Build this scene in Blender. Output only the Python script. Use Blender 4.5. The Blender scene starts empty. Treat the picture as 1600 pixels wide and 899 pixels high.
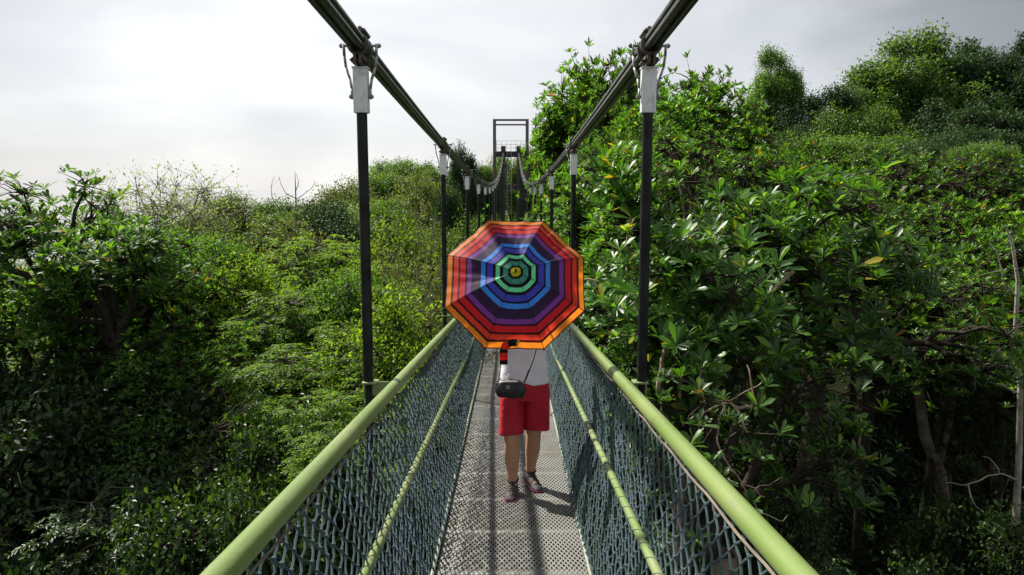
import bpy, bmesh, math, random
import numpy as np
from mathutils import Vector, Matrix
R_ = math.radians
C = bpy.context.scene.collection
SC = bpy.context.scene

# ------------------------------------------------------------------ camera
ZC = 20.0                      # camera height above the valley datum
PITCH = R_(7.38)
FPX = 1155.0                   # focal length in pixels of the 1600 px wide photograph
cam_d = bpy.data.cameras.new('camera'); cam_d.sensor_width = 36; cam_d.lens = FPX/1600*36
cam_d.clip_start = .05; cam_d.clip_end = 5000
cam = bpy.data.objects.new('camera', cam_d); C.objects.link(cam)
cam.location = (0, 0, ZC); cam.rotation_euler = (R_(90)-PITCH, 0, R_(-.05))
SC.camera = cam

# ------------------------------------------------------------------ world, sun, exposure
SUN_EL, SUN_AZ = R_(46), R_(-50)       # azimuth measured from straight ahead (+Y), negative is to the left
sun_dir = Vector((math.sin(SUN_AZ)*math.cos(SUN_EL), math.cos(SUN_AZ)*math.cos(SUN_EL), math.sin(SUN_EL)))
w = bpy.data.worlds.new('World'); SC.world = w; w.use_nodes = True
nt = w.node_tree; N = nt.nodes; L = nt.links
bg = N['Background']
sky = N.new('ShaderNodeTexSky'); sky.sky_type = 'NISHITA'; sky.sun_disc = False
sky.sun_elevation = SUN_EL; sky.sun_rotation = SUN_AZ % (2*math.pi)
tc = N.new('ShaderNodeTexCoord')
mp = N.new('ShaderNodeMapping'); mp.inputs['Scale'].default_value = (1, 1, 2.6); L.new(tc.outputs['Generated'], mp.inputs[0])
nz = N.new('ShaderNodeTexNoise'); nz.inputs['Scale'].default_value = 2.1; nz.inputs['Detail'].default_value = 7; nz.inputs['Roughness'].default_value = .5
nz.inputs['Distortion'].default_value = .35
L.new(mp.outputs[0], nz.inputs[0])
# cloud deck: thin and glowing in the direction below the sun, thicker and greyer away from it, plus fill added behind the camera
dp = N.new('ShaderNodeVectorMath'); dp.operation = 'DOT_PRODUCT'; L.new(tc.outputs['Generated'], dp.inputs[0])
gd = Vector((-.22, .96, .10)).normalized(); dp.inputs[1].default_value = gd
glow = N.new('ShaderNodeMapRange'); glow.inputs[1].default_value = .64; glow.inputs[2].default_value = .985
glow.inputs[3].default_value = 0; glow.inputs[4].default_value = 1; L.new(dp.outputs['Value'], glow.inputs[0])
ad = N.new('ShaderNodeMath'); ad.operation = 'MULTIPLY_ADD'; ad.inputs[1].default_value = .66
L.new(glow.outputs[0], ad.inputs[0])
nm = N.new('ShaderNodeMapRange'); nm.inputs[1].default_value = .3; nm.inputs[2].default_value = .7; nm.inputs[3].default_value = 0; nm.inputs[4].default_value = .42
L.new(nz.outputs[0], nm.inputs[0])
back_fill = N.new('ShaderNodeMapRange'); back_fill.inputs[1].default_value = .25; back_fill.inputs[2].default_value = -.5; back_fill.inputs[3].default_value = 0; back_fill.inputs[4].default_value = .34  # added fill: unseen sky behind the camera made brighter
L.new(dp.outputs['Value'], back_fill.inputs[0]); ad2 = N.new('ShaderNodeMath'); ad2.operation = 'ADD'
L.new(nm.outputs[0], ad2.inputs[0]); L.new(back_fill.outputs[0], ad2.inputs[1]); L.new(ad2.outputs[0], ad.inputs[2])
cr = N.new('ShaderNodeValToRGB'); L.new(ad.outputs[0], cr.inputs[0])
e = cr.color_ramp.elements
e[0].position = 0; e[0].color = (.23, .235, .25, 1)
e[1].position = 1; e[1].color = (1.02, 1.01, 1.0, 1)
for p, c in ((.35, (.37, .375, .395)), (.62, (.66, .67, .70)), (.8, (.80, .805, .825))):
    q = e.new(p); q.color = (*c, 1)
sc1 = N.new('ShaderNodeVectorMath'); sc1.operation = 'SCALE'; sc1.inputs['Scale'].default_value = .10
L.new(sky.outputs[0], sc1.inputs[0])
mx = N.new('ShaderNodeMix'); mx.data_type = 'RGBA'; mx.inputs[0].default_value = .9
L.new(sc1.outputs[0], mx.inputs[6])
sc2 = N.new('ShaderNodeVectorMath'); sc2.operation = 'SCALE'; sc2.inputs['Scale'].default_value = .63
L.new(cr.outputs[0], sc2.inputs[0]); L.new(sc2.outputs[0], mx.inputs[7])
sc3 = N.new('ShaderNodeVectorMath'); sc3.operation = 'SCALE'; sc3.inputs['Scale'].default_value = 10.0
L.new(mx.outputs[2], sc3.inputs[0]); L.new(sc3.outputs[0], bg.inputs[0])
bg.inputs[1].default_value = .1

sd = bpy.data.lights.new('sun', 'SUN'); sd.energy = 5.0; sd.angle = R_(1.8); sd.color = (1, .95, .86)
so = bpy.data.objects.new('sun', sd); C.objects.link(so); so.rotation_euler = sun_dir.to_track_quat('Z', 'Y').to_euler()
so.location = sun_dir*60 + Vector((0, 0, ZC))
SC.view_settings.view_transform = 'Standard'; SC.view_settings.look = 'None'
SC.view_settings.exposure = 0.74; SC.view_settings.gamma = 1
SC.cycles.max_bounces = 5; SC.cycles.diffuse_bounces = 2; SC.cycles.glossy_bounces = 2
SC.cycles.transmission_bounces = 3; SC.cycles.transparent_max_bounces = 4
SC.cycles.caustics_reflective = False; SC.cycles.caustics_refractive = False
SC.cycles.use_denoising = True

# ------------------------------------------------------------------ helpers
FW = Vector((0, math.cos(PITCH), -math.sin(PITCH))); UP = Vector((0, math.sin(PITCH), math.cos(PITCH)))
def at(px, py, d):
    """point seen at photo pixel (px, py) at horizontal distance d along +Y"""
    v = FW + UP*((449.5-py)/FPX) + Vector((1, 0, 0))*((px-800)/FPX)
    v = v*(d/v.y)
    return Vector((v.x, v.y, v.z+ZC))

def tag(o, label=None, cat=None, group=None, kind=None):
    if label: o['label'] = label
    if cat: o['category'] = cat
    if group: o['group'] = group
    if kind: o['kind'] = kind
    return o

def empty(name, loc, rz=0):
    o = bpy.data.objects.new(name, None); C.objects.link(o); o.location = loc; o.rotation_euler.z = rz
    o.empty_display_size = .2
    return o

def link(name, me, parent=None, loc=(0, 0, 0)):
    o = bpy.data.objects.new(name, me); C.objects.link(o); o.parent = parent; o.location = loc
    return o

def np_mesh(name, verts, faces, mats, smooth=False, mat_idx=None):
    """faces: list of (n,k) int arrays"""
    me = bpy.data.meshes.new(name)
    verts = np.asarray(verts, np.float32).reshape(-1, 3)
    me.vertices.add(len(verts)); me.vertices.foreach_set('co', verts.ravel())
    fs = [np.asarray(f, np.int32) for f in faces if len(f)]
    tot = sum(f.size for f in fs); n = sum(len(f) for f in fs)
    me.loops.add(tot); me.loops.foreach_set('vertex_index', np.concatenate([f.ravel() for f in fs]))
    cnt = np.concatenate([np.full(len(f), f.shape[1], np.int32) for f in fs])
    st = np.concatenate([[0], np.cumsum(cnt)[:-1]]).astype(np.int32)
    me.polygons.add(n); me.polygons.foreach_set('loop_start', st)
    if smooth: me.polygons.foreach_set('use_smooth', np.ones(n, bool))
    if mat_idx is not None: me.polygons.foreach_set('material_index', np.asarray(mat_idx, np.int32))
    for m in (mats if isinstance(mats, (list, tuple)) else [mats]): me.materials.append(m)
    me.update(calc_edges=True); me.validate()
    return me

def unit(a):
    return a/np.maximum(np.linalg.norm(a, axis=-1, keepdims=True), 1e-9)

def tubes(P, Rad, k=6, cap=False):
    """P (n,m,3) paths, Rad (n,m) radii -> verts, quads"""
    P = np.asarray(P, float); Rad = np.asarray(Rad, float)
    if P.ndim == 2: P = P[None]; Rad = np.broadcast_to(Rad, P.shape[:2])
    n, m, _ = P.shape
    Rad = np.broadcast_to(Rad, (n, m))
    T = np.empty_like(P); T[:, 1:-1] = P[:, 2:]-P[:, :-2]; T[:, 0] = P[:, 1]-P[:, 0]; T[:, -1] = P[:, -1]-P[:, -2]
    T = unit(T)
    ref = np.zeros((n, 1, 3)); flat = np.abs(T[:, :, 2]).mean(1) > .75
    ref[~flat, 0, 2] = 1; ref[flat, 0, 1] = 1
    A = unit(np.cross(T, np.broadcast_to(ref, T.shape))); B = np.cross(T, A)
    ang = np.arange(k)/k*2*np.pi
    V = P[:, :, None] + Rad[:, :, None, None]*(A[:, :, None]*np.cos(ang)[None, None, :, None]+B[:, :, None]*np.sin(ang)[None, None, :, None])
    idx = np.arange(n*m*k).reshape(n, m, k)
    a = idx[:, :-1]; b = idx[:, 1:]
    F = np.stack([a, np.roll(a, -1, 2), np.roll(b, -1, 2), b], -1).reshape(-1, 4)
    return V.reshape(-1, 3), F

class MB:
    """collects pieces and links them as ONE mesh object"""
    def __init__(s): s.v = []; s.f = {3: [], 4: []}; s.n = 0; s.poly = []
    def add(s, V, F):
        V = np.asarray(V, float).reshape(-1, 3); s.v.append(V)
        if isinstance(F, np.ndarray): F = [F]
        for f in F:
            if isinstance(f, np.ndarray) and f.ndim == 2: s.poly.append(f+s.n)
            else: s.poly.append(np.array([f])+s.n)
        s.n += len(V); return s
    def box(s, c, size, M=None, bev=0.0):
        x, y, z = [d/2 for d in size]
        if bev:
            bm = bmesh.new(); bmesh.ops.create_cube(bm, size=1)
            bmesh.ops.scale(bm, vec=size, verts=bm.verts)
            bmesh.ops.bevel(bm, geom=bm.edges[:]+bm.verts[:], offset=bev, segments=2, affect='EDGES', profile=.6)
            V = np.array([v.co[:] for v in bm.verts]); bm.verts.index_update()
            F = [[v.index for v in f.verts] for f in bm.faces]; bm.free()
        else:
            V = np.array([[i*x, j*y, k*z] for i in (-1, 1) for j in (-1, 1) for k in (-1, 1)])
            F = [[0, 1, 3, 2], [4, 6, 7, 5], [0, 4, 5, 1], [2, 3, 7, 6], [0, 2, 6, 4], [1, 5, 7, 3]]
        if M is not None: V = V @ np.array(M.to_3x3()).T
        return s.add(V+np.array(c), F)
    def tube(s, pts, r, k=10, caps=True):
        pts = np.array([list(p) for p in pts], float); r = np.broadcast_to(np.asarray(r, float), (len(pts),))
        V, F = tubes(pts[None], r[None], k); m = len(pts)
        Fl = [F]
        if caps: Fl += [list(range(k))[::-1], list(range((m-1)*k, m*k))]
        return s.add(V, Fl)
    def cyl(s, a, b, r, k=12): return s.tube([a, b], r, k)
    def ball(s, c, r, k=8, rings=5, sc=(1, 1, 1)):
        th = np.linspace(0, np.pi, rings+1); ph = np.arange(k)/k*2*np.pi
        V = np.array([[math.sin(t)*math.cos(p)*sc[0], math.sin(t)*math.sin(p)*sc[1], math.cos(t)*sc[2]] for t in th for p in ph])*r+np.array(c)
        F = [[i*k+j, (i+1)*k+j, (i+1)*k+(j+1) % k, i*k+(j+1) % k] for i in range(rings) for j in range(k)]
        return s.add(V, np.array(F))
    def build(s, name, mat, parent=None, smooth=False, loc=(0, 0, 0)):
        me = bpy.data.meshes.new(name); V = np.concatenate(s.v)
        cnt = np.concatenate([np.full(len(f), f.shape[1], np.int32) for f in s.poly]); st = np.concatenate([[0], np.cumsum(cnt)[:-1]]).astype(np.int32)
        me.vertices.add(len(V)); me.vertices.foreach_set('co', V.astype(np.float32).ravel())
        me.loops.add(int(cnt.sum())); me.loops.foreach_set('vertex_index', np.concatenate([f.ravel() for f in s.poly]).astype(np.int32))
        me.polygons.add(len(cnt)); me.polygons.foreach_set('loop_start', st)
        me.materials.append(mat); me.update(calc_edges=True); me.validate()
        if smooth: smooth_by_angle(me)
        return link(name, me, parent, loc)

def smooth_by_angle(me, a=40):
    me.polygons.foreach_set('use_smooth', np.ones(len(me.polygons), bool))
    bm = bmesh.new(); bm.from_mesh(me)
    for ed in bm.edges:
        if len(ed.link_faces) == 2 and ed.calc_face_angle(0) > R_(a): ed.smooth = False
    bm.to_mesh(me); bm.free()

def mat(name, col, rough=.6, metal=0, spec=.5, noise=None, bump=None, dirt=None):
    """noise = (scale, colour2, contrast lo, hi); bump = (scale, strength)"""
    m = bpy.data.materials.new(name); m.use_nodes = True; n = m.node_tree.nodes; l = m.node_tree.links
    p = n['Principled BSDF']; p.inputs['Base Color'].default_value = (*col, 1); p.inputs['Roughness'].default_value = rough
    p.inputs['Metallic'].default_value = metal; p.inputs['Specular IOR Level'].default_value = spec
    t = n.new('ShaderNodeTexCoord')
    if noise:
        a = n.new('ShaderNodeTexNoise'); a.inputs['Scale'].default_value = noise[0]; a.inputs['Detail'].default_value = 6
        l.new(t.outputs['Object'], a.inputs[0])
        r = n.new('ShaderNodeMapRange'); r.inputs[1].default_value = noise[2]; r.inputs[2].default_value = noise[3]; l.new(a.outputs[0], r.inputs[0])
        x = n.new('ShaderNodeMix'); x.data_type = 'RGBA'; l.new(r.outputs[0], x.inputs[0])
        x.inputs[6].default_value = (*col, 1); x.inputs[7].default_value = (*noise[1], 1); l.new(x.outputs[2], p.inputs['Base Color'])
        if dirt:                                               # chips, rust and grime: (scale xyz, colour, lo, hi)
            g = n.new('ShaderNodeMapping'); g.inputs['Scale'].default_value = dirt[0]; l.new(t.outputs['Object'], g.inputs[0])
            b = n.new('ShaderNodeTexNoise'); b.inputs['Scale'].default_value = 1; b.inputs['Detail'].default_value = 8; b.inputs['Roughness'].default_value = .7; l.new(g.outputs[0], b.inputs[0])
            r2 = n.new('ShaderNodeMapRange'); r2.inputs[1].default_value = dirt[2]; r2.inputs[2].default_value = dirt[3]; l.new(b.outputs[0], r2.inputs[0])
            x2 = n.new('ShaderNodeMix'); x2.data_type = 'RGBA'; l.new(r2.outputs[0], x2.inputs[0]); l.new(x.outputs[2], x2.inputs[6]); x2.inputs[7].default_value = (*dirt[1], 1)
            l.new(x2.outputs[2], p.inputs['Base Color'])
            r3 = n.new('ShaderNodeMapRange'); r3.inputs[3].default_value = rough; r3.inputs[4].default_value = .85; l.new(r2.outputs[0], r3.inputs[0]); l.new(r3.outputs[0], p.inputs['Roughness'])
    if bump:
        b = n.new('ShaderNodeTexNoise'); b.inputs['Scale'].default_value = bump[0]; b.inputs['Detail'].default_value = 5; l.new(t.outputs['Object'], b.inputs[0])
        q = n.new('ShaderNodeBump'); q.inputs['Strength'].default_value = bump[1]; q.inputs['Distance'].default_value = .02
        l.new(b.outputs[0], q.inputs['Height']); l.new(q.outputs[0], p.inputs['Normal'])
    return m

def leaf_mat(name, cols, rough=.4, trans=.35, tcol=None, spec=.5):
    """cols = [(pos, colour)] indexed by a random number per leaf"""
    m = bpy.data.materials.new(name); m.use_nodes = True; n = m.node_tree.nodes; l = m.node_tree.links
    p = n['Principled BSDF']; out = n['Material Output']
    g = n.new('ShaderNodeNewGeometry'); r = n.new('ShaderNodeValToRGB'); l.new(g.outputs['Random Per Island'], r.inputs[0])
    e = r.color_ramp.elements; e[0].position = cols[0][0]; e[0].color = (*cols[0][1], 1); e[1].position = cols[-1][0]; e[1].color = (*cols[-1][1], 1)
    for q, c in cols[1:-1]: k = e.new(q); k.color = (*c, 1)
    # whole-plant variation
    oi = n.new('ShaderNodeObjectInfo'); hs = n.new('ShaderNodeHueSaturation'); l.new(r.outputs[0], hs.inputs['Color'])
    mr = n.new('ShaderNodeMapRange'); mr.inputs[3].default_value = .75; mr.inputs[4].default_value = 1.2; l.new(oi.outputs['Random'], mr.inputs[0]); l.new(mr.outputs[0], hs.inputs['Value'])
    l.new(hs.outputs[0], p.inputs['Base Color']); p.inputs['Roughness'].default_value = rough; p.inputs['Specular IOR Level'].default_value = spec
    t = n.new('ShaderNodeBsdfTranslucent')
    tm = n.new('ShaderNodeMix'); tm.data_type = 'RGBA'; tm.blend_type = 'MULTIPLY'; tm.inputs[0].default_value = 1
    l.new(hs.outputs[0], tm.inputs[6]); tm.inputs[7].default_value = (*(tcol or (2.2, 2.0, .7)), 1); l.new(tm.outputs[2], t.inputs[0])
    x = n.new('ShaderNodeMixShader'); x.inputs[0].default_value = trans; l.new(p.outputs[0], x.inputs[1]); l.new(t.outputs[0], x.inputs[2]); l.new(x.outputs[0], out.inputs[0])
    return m

# ------------------------------------------------------------------ materials
M = {}
M['rail'] = mat('green_paint', (.14, .225, .045), .36, noise=(1.7, (.24, .29, .10), .35, .75), bump=(60, .08), dirt=((26, 5, 26), (.16, .15, .085), .56, .72))
M['rail2'] = mat('green_paint_worn', (.165, .25, .07), .42, noise=(2.6, (.26, .30, .14), .38, .72), bump=(80, .1), dirt=((40, 9, 40), (.15, .12, .08), .55, .68))
M['hanger'] = mat('black_paint', (.008, .010, .009), .4, spec=.22, noise=(9, (.022, .028, .024), .4, .7), dirt=((30, 30, 5), (.05, .032, .02), .60, .74))
M['cable'] = mat('cable_steel', (.030, .034, .030), .36, .55, noise=(6, (.065, .055, .042), .45, .7), bump=(40, .2))
M['galv'] = mat('galvanised', (.42, .43, .41), .42, .5, noise=(14, (.22, .20, .17), .45, .75), bump=(50, .15))
M['socket'] = mat('white_sleeve', (.82, .83, .82), .45, noise=(16, (.42, .41, .38), .55, .8), bump=(60, .08), dirt=((45, 45, 7), (.30, .22, .15), .56, .72))
M['clamp'] = mat('clamp_steel', (.10, .11, .10), .5, .5, noise=(25, (.12, .07, .045), .42, .62), bump=(60, .3))
M['rust'] = mat('rusty_bolt', (.13, .085, .065), .6, .4, noise=(40, (.06, .045, .04), .4, .6))
M['rope'] = mat('net_rope', (.075, .120, .112), .85, spec=.2, noise=(3.0, (.10, .14, .17), .4, .65), bump=(400, .5))
M['deck'] = mat('deck_grating', (.19, .188, .178), .6, .1, noise=(3, (.14, .136, .12), .4, .7), bump=(90, .2), dirt=((7, 3, 7), (.15, .14, .10), .5, .75))
M['beam'] = mat('deck_beam', (.30, .33, .27), .55, .2, noise=(5, (.20, .23, .15), .4, .7))
M['bar'] = mat('cross_bar_steel', (.34, .34, .31), .6, noise=(5, (.25, .245, .21), .4, .7))
M['stem_pale'] = mat('pale_stem', (.20, .19, .11), .75, noise=(2, (.12, .12, .06), .35, .7))
M['bark_bare'] = mat('bare_bark', (.36, .33, .27), .8, noise=(6, (.18, .16, .12), .35, .7), bump=(20, .5))
M['tower'] = mat('tower_steel', (.035, .03, .032), .55, .2, noise=(2, (.07, .05, .055), .4, .7))
M['tower_l'] = mat('portal_steel', (.15, .11, .12), .6, .1, noise=(2, (.10, .08, .085), .4, .7))
M['bark'] = mat('bark', (.055, .044, .034), .9, spec=.2, noise=(5, (.026, .021, .015), .35, .65), bump=(18, .8))
M['bark_pale'] = mat('pale_bark', (.22, .185, .14), .8, noise=(6, (.09, .07, .05), .35, .7), bump=(20, .6))
M['twig'] = mat('twig_bark', (.055, .05, .033), .8, noise=(3, (.09, .08, .05), .4, .7))
M['deadwood'] = mat('dead_wood', (.36, .28, .20), .8, noise=(9, (.20, .14, .09), .4, .7), bump=(30, .4))
GL = (1.9, 1.9, .45)
M['leaf_glossy'] = leaf_mat('leaf_glossy', [(0, (.026, .068, .015)), (.5, (.048, .126, .020)), (.82, (.078, .190, .024)), (.965, (.15, .28, .03)), (.985, (.36, .36, .03)), (.996, (.28, .14, .04)), (1, (.24, .08, .04))], .40, .42, GL, .42)
M['leaf_mid'] = leaf_mat('leaf_mid', [(0, (.032, .080, .020)), (.5, (.062, .150, .028)), (.85, (.10, .22, .034)), (.975, (.15, .27, .04)), (.992, (.30, .20, .05)), (1, (.26, .12, .06))], .52, .5, GL, .32)
M['leaf_bright'] = leaf_mat('leaf_bright', [(0, (.065, .130, .018)), (.5, (.12, .225, .026)), (1, (.20, .31, .036))], .55, .52, GL, .25)
M['leaf_lime'] = leaf_mat('leaf_lime', [(0, (.07, .13, .018)), (.5, (.125, .215, .026)), (1, (.20, .29, .036))], .55, .52, GL, .25)
M['leaf_far'] = leaf_mat('leaf_far', [(0, (.048, .10, .026)), (.5, (.085, .165, .038)), (1, (.135, .235, .05))], .5, .38, GL, .35)
M['leaf_dark'] = leaf_mat('leaf_dark', [(0, (.018, .044, .016)), (.5, (.030, .070, .022)), (1, (.050, .105, .027))], .62, .2, GL, .35)
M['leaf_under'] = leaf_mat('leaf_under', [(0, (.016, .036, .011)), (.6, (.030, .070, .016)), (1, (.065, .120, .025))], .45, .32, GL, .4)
M['leaf_shade_dark'] = leaf_mat('leaf_shade_dark', [(0, (.008, .018, .007)), (.6, (.014, .030, .009)), (1, (.03, .055, .014))], .6, .2, GL, .25)  # shade put into the leaf colour for the hollow and valley floor
M['leaf_pale'] = leaf_mat('leaf_pale', [(0, (.12, .16, .06)), (.5, (.18, .24, .08)), (1, (.26, .31, .12))], .5, .5, (1.8, 1.8, .8), .3)
M['leaf_olive'] = leaf_mat('leaf_olive', [(0, (.075, .105, .032)), (.5, (.12, .16, .042)), (1, (.18, .22, .06))], .5, .42, (1.6, 1.6, .6), .3)
M['ground'] = mat('forest_floor', (.014, .013, .008), 1, spec=0, noise=(.25, (.010, .017, .006), .4, .65), bump=(2, .6))

# ------------------------------------------------------------------ terrain
def sstep(t): t = np.clip(t, 0, 1); return t*t*(3-2*t)
def terrain(x, y):
    x = np.asarray(x, float); y = np.asarray(y, float)
    z = np.full(np.broadcast(x, y).shape, 2.5)
    z = z + 24*sstep((x-9)/48)*sstep((y+25)/70)                 # hill rising beyond the trees on the right
    z = z + 11*sstep((y-34)/42)*np.exp(-((x+8)/30)**2)          # slope behind the far tower
    z = z + 2.0*np.sin(x*.11+1.3)*np.cos(y*.09) + .5*np.sin(x*.37)*np.sin(y*.31+.6)
    z = z - 215*sstep((np.hypot(x, y)-180)/1700) - .07*np.maximum(0, -x-18)*sstep((y+20)/60)
    return z
def gz(x, y): return float(terrain(x, y))
ax = np.concatenate([-np.geomspace(3000, 60, 24), np.linspace(-56, 56, 90), np.geomspace(60, 3000, 24)])
ay = np.concatenate([-np.geomspace(3000, 30, 18), np.linspace(-27, 120, 110), np.geomspace(124, 3500, 24)])
X, Y = np.meshgrid(ax, ay, indexing='ij'); V = np.stack([X, Y, terrain(X, Y)], -1).reshape(-1, 3)
ii = np.arange(X.size).reshape(X.shape)
F = np.stack([ii[:-1, :-1], ii[1:, :-1], ii[1:, 1:], ii[:-1, 1:]], -1).reshape(-1, 4)
tag(link('ground', np_mesh('ground', V, [F], M['ground'], True)), kind='structure')

# ------------------------------------------------------------------ bridge geometry
SP = 4.80                      # distance between hangers
Y1 = .853*SP                    # first hanger in front of the camera
YT = 15.8*SP                   # far tower
BX = .005                      # centre line of the deck
def deck_z(y): return ZC - 1.975 - .0575*y + (.0004*(y-13)**2 if y > 13 else 0)
DW, MW, RW = .444, .555, .630  # half widths: deck, middle rail, handrail
def rail_z(y): return deck_z(y) + 1.285 - .034*min(max(y, 0), 8.5)
def mid_z(y): return deck_z(y) + .79 - .037*min(max(y, 0), 9)
def cable_z(y):
    u = y/SP; return ZC + (243-73.7*u+7.5*u*u)*SP/1155
CX = (-.035-.775, -.035+.775)  # cable plan positions
hy = [Y1+SP*i for i in range(-2, 15)]
Y0 = -7.0
root = tag(empty('footbridge', (0, 0, deck_z(0))), 'green railed suspension footbridge with rope net sides and metal mesh deck', 'footbridge')
OFF = Vector((0, 0, -deck_z(0)))
def bbuild(mb, name, m, smooth=False):
    return mb.build(name, m, root, smooth, OFF)

ys = np.concatenate([np.arange(Y0, 12, .35), np.arange(12, YT+.5, 1.0)])
for sgn in (-1, 1):
    o = MB(); o.tube([(sgn*RW-.004, y, rail_z(y)) for y in ys], .0335, 20); h = bbuild(o, 'handrail', M['rail'], True)
    for y in np.arange(-6.3+SP*.5, YT, SP):                    # couplings where rail lengths meet
        c = MB(); c.tube([(sgn*RW-.004, y+t, rail_z(y+t)) for t in (-.0015, .0015)], .0341, 20); c.build('rail_joint', M['rail2'], h, True, (0, 0, 0))
    o = MB(); o.tube([(sgn*MW, y, mid_z(y)) for y in ys], .0205, 14); bbuild(o, 'middle_rail', M['rail2'], True)
    a_ = np.arange(0, 13, .012)                                 # cord wound round the middle rail to hold the net
    o = MB(); o.tube([(sgn*MW+.0222*math.cos(y/.15*6.283), y, mid_z(y)+.0222*math.sin(y/.15*6.283)) for y in a_], .0012, 4); bbuild(o, 'lashing_cord', M['rope'], True)
    o = MB()                                                   # net wire slung under the handrail
    yy = np.arange(Y0, 30, .11)
    o.tube([(sgn*(RW-.012), y, rail_z(y)-.052-.010*abs(math.sin(y*math.pi/.55))) for y in yy], .0045, 6); bbuild(o, 'net_wire', M['bark_pale'], True)
    o = MB(); o.tube([(sgn*(DW+.012), y, deck_z(y)+.02) for y in ys], .012, 8); bbuild(o, 'kick_rail', M['beam'], True)
    # main cable: a bundle of four steel ropes
    cx = CX[0] if sgn < 0 else CX[1]
    yc = np.concatenate([np.arange(Y0, YT, 1.2), [YT]])
    o = MB()
    for ox, oz in ((-.021, -.021), (.021, -.021), (-.021, .021), (.021, .021)):
        o.tube([(cx+ox, y, cable_z(y)+oz) for y in yc], .0205, 12)
    bbuild(o, 'main_cable', M['cable'], True)

# nets: one panel per half bay, each a diamond net of knotted rope
A_, B_ = SP/2/12, None
NR = 26
def net_panel(y0, y1, sgn, seed):
    rng = np.random.default_rng(seed)
    nc = 23 if y0 < 30 else 13
    j = np.arange(NR+1); i = np.arange(nc*2+1)
    I, J = np.meshgrid(i, j, indexing='ij'); ok = (I+J) % 2 == 0
    t = J/NR; yy = y0+(y1-y0)*I/(nc*2)
    dz = np.array([deck_z(a) for a in yy.ravel()]).reshape(yy.shape)
    top = np.array([rail_z(a)-.058 for a in yy.ravel()]).reshape(yy.shape)
    zz = (dz+.005)*t+top*(1-t)
    s = np.interp(1-t, [0, .25, .58, 1], [DW+.014, DW+.045, MW+.024, RW-.012])
    bulge = .016*np.sin(t*np.pi*2+yy*.9)
    P = np.stack([sgn*(s+bulge), yy, zz], -1)
    jit = rng.normal(0, .0028, P.shape); jit[:, 0] *= .4; jit[:, -1] *= .2; jit[0] = jit[-1] = 0
    P = P+jit
    segs = []
    for di in (1, -1):
        a = ok[:, :-1].copy(); src = np.argwhere(a)
        tgt = src+np.array([di, 1]); k = (tgt[:, 0] >= 0) & (tgt[:, 0] <= nc*2)
        src, tgt = src[k], tgt[k]
        p, q = P[src[:, 0], src[:, 1]], P[tgt[:, 0], tgt[:, 1]]
        m = (p+q)/2+rng.normal(0, .003, p.shape); m[:, 2] -= .004
        segs.append(np.stack([p, m, q], 1))
    S = np.concatenate(segs); near = y0 < 14
    V, F = tubes(S, np.full((len(S), 3), .0043), 5 if near else 3)
    mb = MB(); mb.add(V, F)
    K = P[ok]
    if near:                                                   # knots
        oct_ = np.array([[1, 0, 0], [0, 1, 0], [-1, 0, 0], [0, -1, 0], [0, 0, 1], [0, 0, -1], [.7, .7, 0], [-.7, .7, 0]])
        base = []
        k_ = 6
        th = np.array([.0, .9, 2.2, np.pi]); ph = np.arange(k_)/k_*2*np.pi
        bv = np.array([[math.sin(a)*math.cos(b), math.sin(a)*math.sin(b), math.cos(a)*1.25] for a in th for b in ph])
        bf = np.array([[r*k_+c, (r+1)*k_+c, (r+1)*k_+(c+1) % k_, r*k_+(c+1) % k_] for r in range(3) for c in range(k_)])
        KV = (K[:, None]+bv[None]*.0088*rng.uniform(.8, 1.15, (len(K), 1, 1))).reshape(-1, 3)
        KF = (bf[None]+(np.arange(len(K))*len(bv))[:, None, None]).reshape(-1, 4)
        mb.add(KV, KF)
    bbuild(mb, 'net_panel', M['rope'], near)
edges = [Y1+SP/2*i for i in range(-4, 30)]
for a, b in zip(edges[:-1], edges[1:]):
    for sgn in (-1, 1): net_panel(a, b, sgn, int(a*10)+5*sgn+1000)

# deck: expanded metal panels with cross bars and stringers beneath
def deck_panel(y0, y1):
    near = y0 < 16
    px_, py_ = (.0296, .066) if near else (.0592, .132)
    nx = int(round(2*DW/px_)); ny = int(round((y1-y0)/py_))
    mb = MB()
    I, J = np.meshgrid(np.arange(nx*2+1), np.arange(ny*2+1), indexing='ij'); ok = (I+J) % 2 == 0
    yy = y0+(y1-y0)*J/(ny*2); zz = np.vectorize(deck_z)(yy)
    P = np.stack([BX-DW+2*DW*I/(nx*2), yy, zz], -1)
    segs = []
    for di in (1, -1):
        src = np.argwhere(ok[:, :-1]); tgt = src+np.array([di, 1]); k = (tgt[:, 0] >= 0) & (tgt[:, 0] <= nx*2)
        segs.append(np.stack([P[src[k][:, 0], src[k][:, 1]], P[tgt[k][:, 0], tgt[k][:, 1]]], 1))
    S = np.concatenate(segs); d = unit(S[:, 1]-S[:, 0]); sd_ = np.stack([d[:, 1], -d[:, 0], np.zeros(len(d))], -1)
    w_, h_ = (.0062, .0022) if near else (.0075, .002)
    up = np.array([0, 0, 1.])
    V = np.stack([S[:, 0]-sd_*w_+up*h_, S[:, 0]+sd_*w_+up*0, S[:, 1]+sd_*w_+up*h_, S[:, 1]-sd_*w_+up*h_*2,
                  S[:, 0]-sd_*w_-up*h_, S[:, 0]+sd_*w_-up*h_*2, S[:, 1]+sd_*w_-up*h_, S[:, 1]-sd_*w_-up*0], 1)
    b = (np.arange(len(S))*8)[:, None]
    q = [[0, 1, 2, 3], [4, 7, 6, 5], [0, 3, 7, 4], [1, 5, 6, 2]]
    F = np.concatenate([b+np.array(f)[None] for f in q])
    mb.add(V.reshape(-1, 3), F)
    return bbuild(mb, 'deck_panel', M['deck'])
for a, b in zip(edges[:-1], edges[1:]): deck_panel(a, b)
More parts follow.
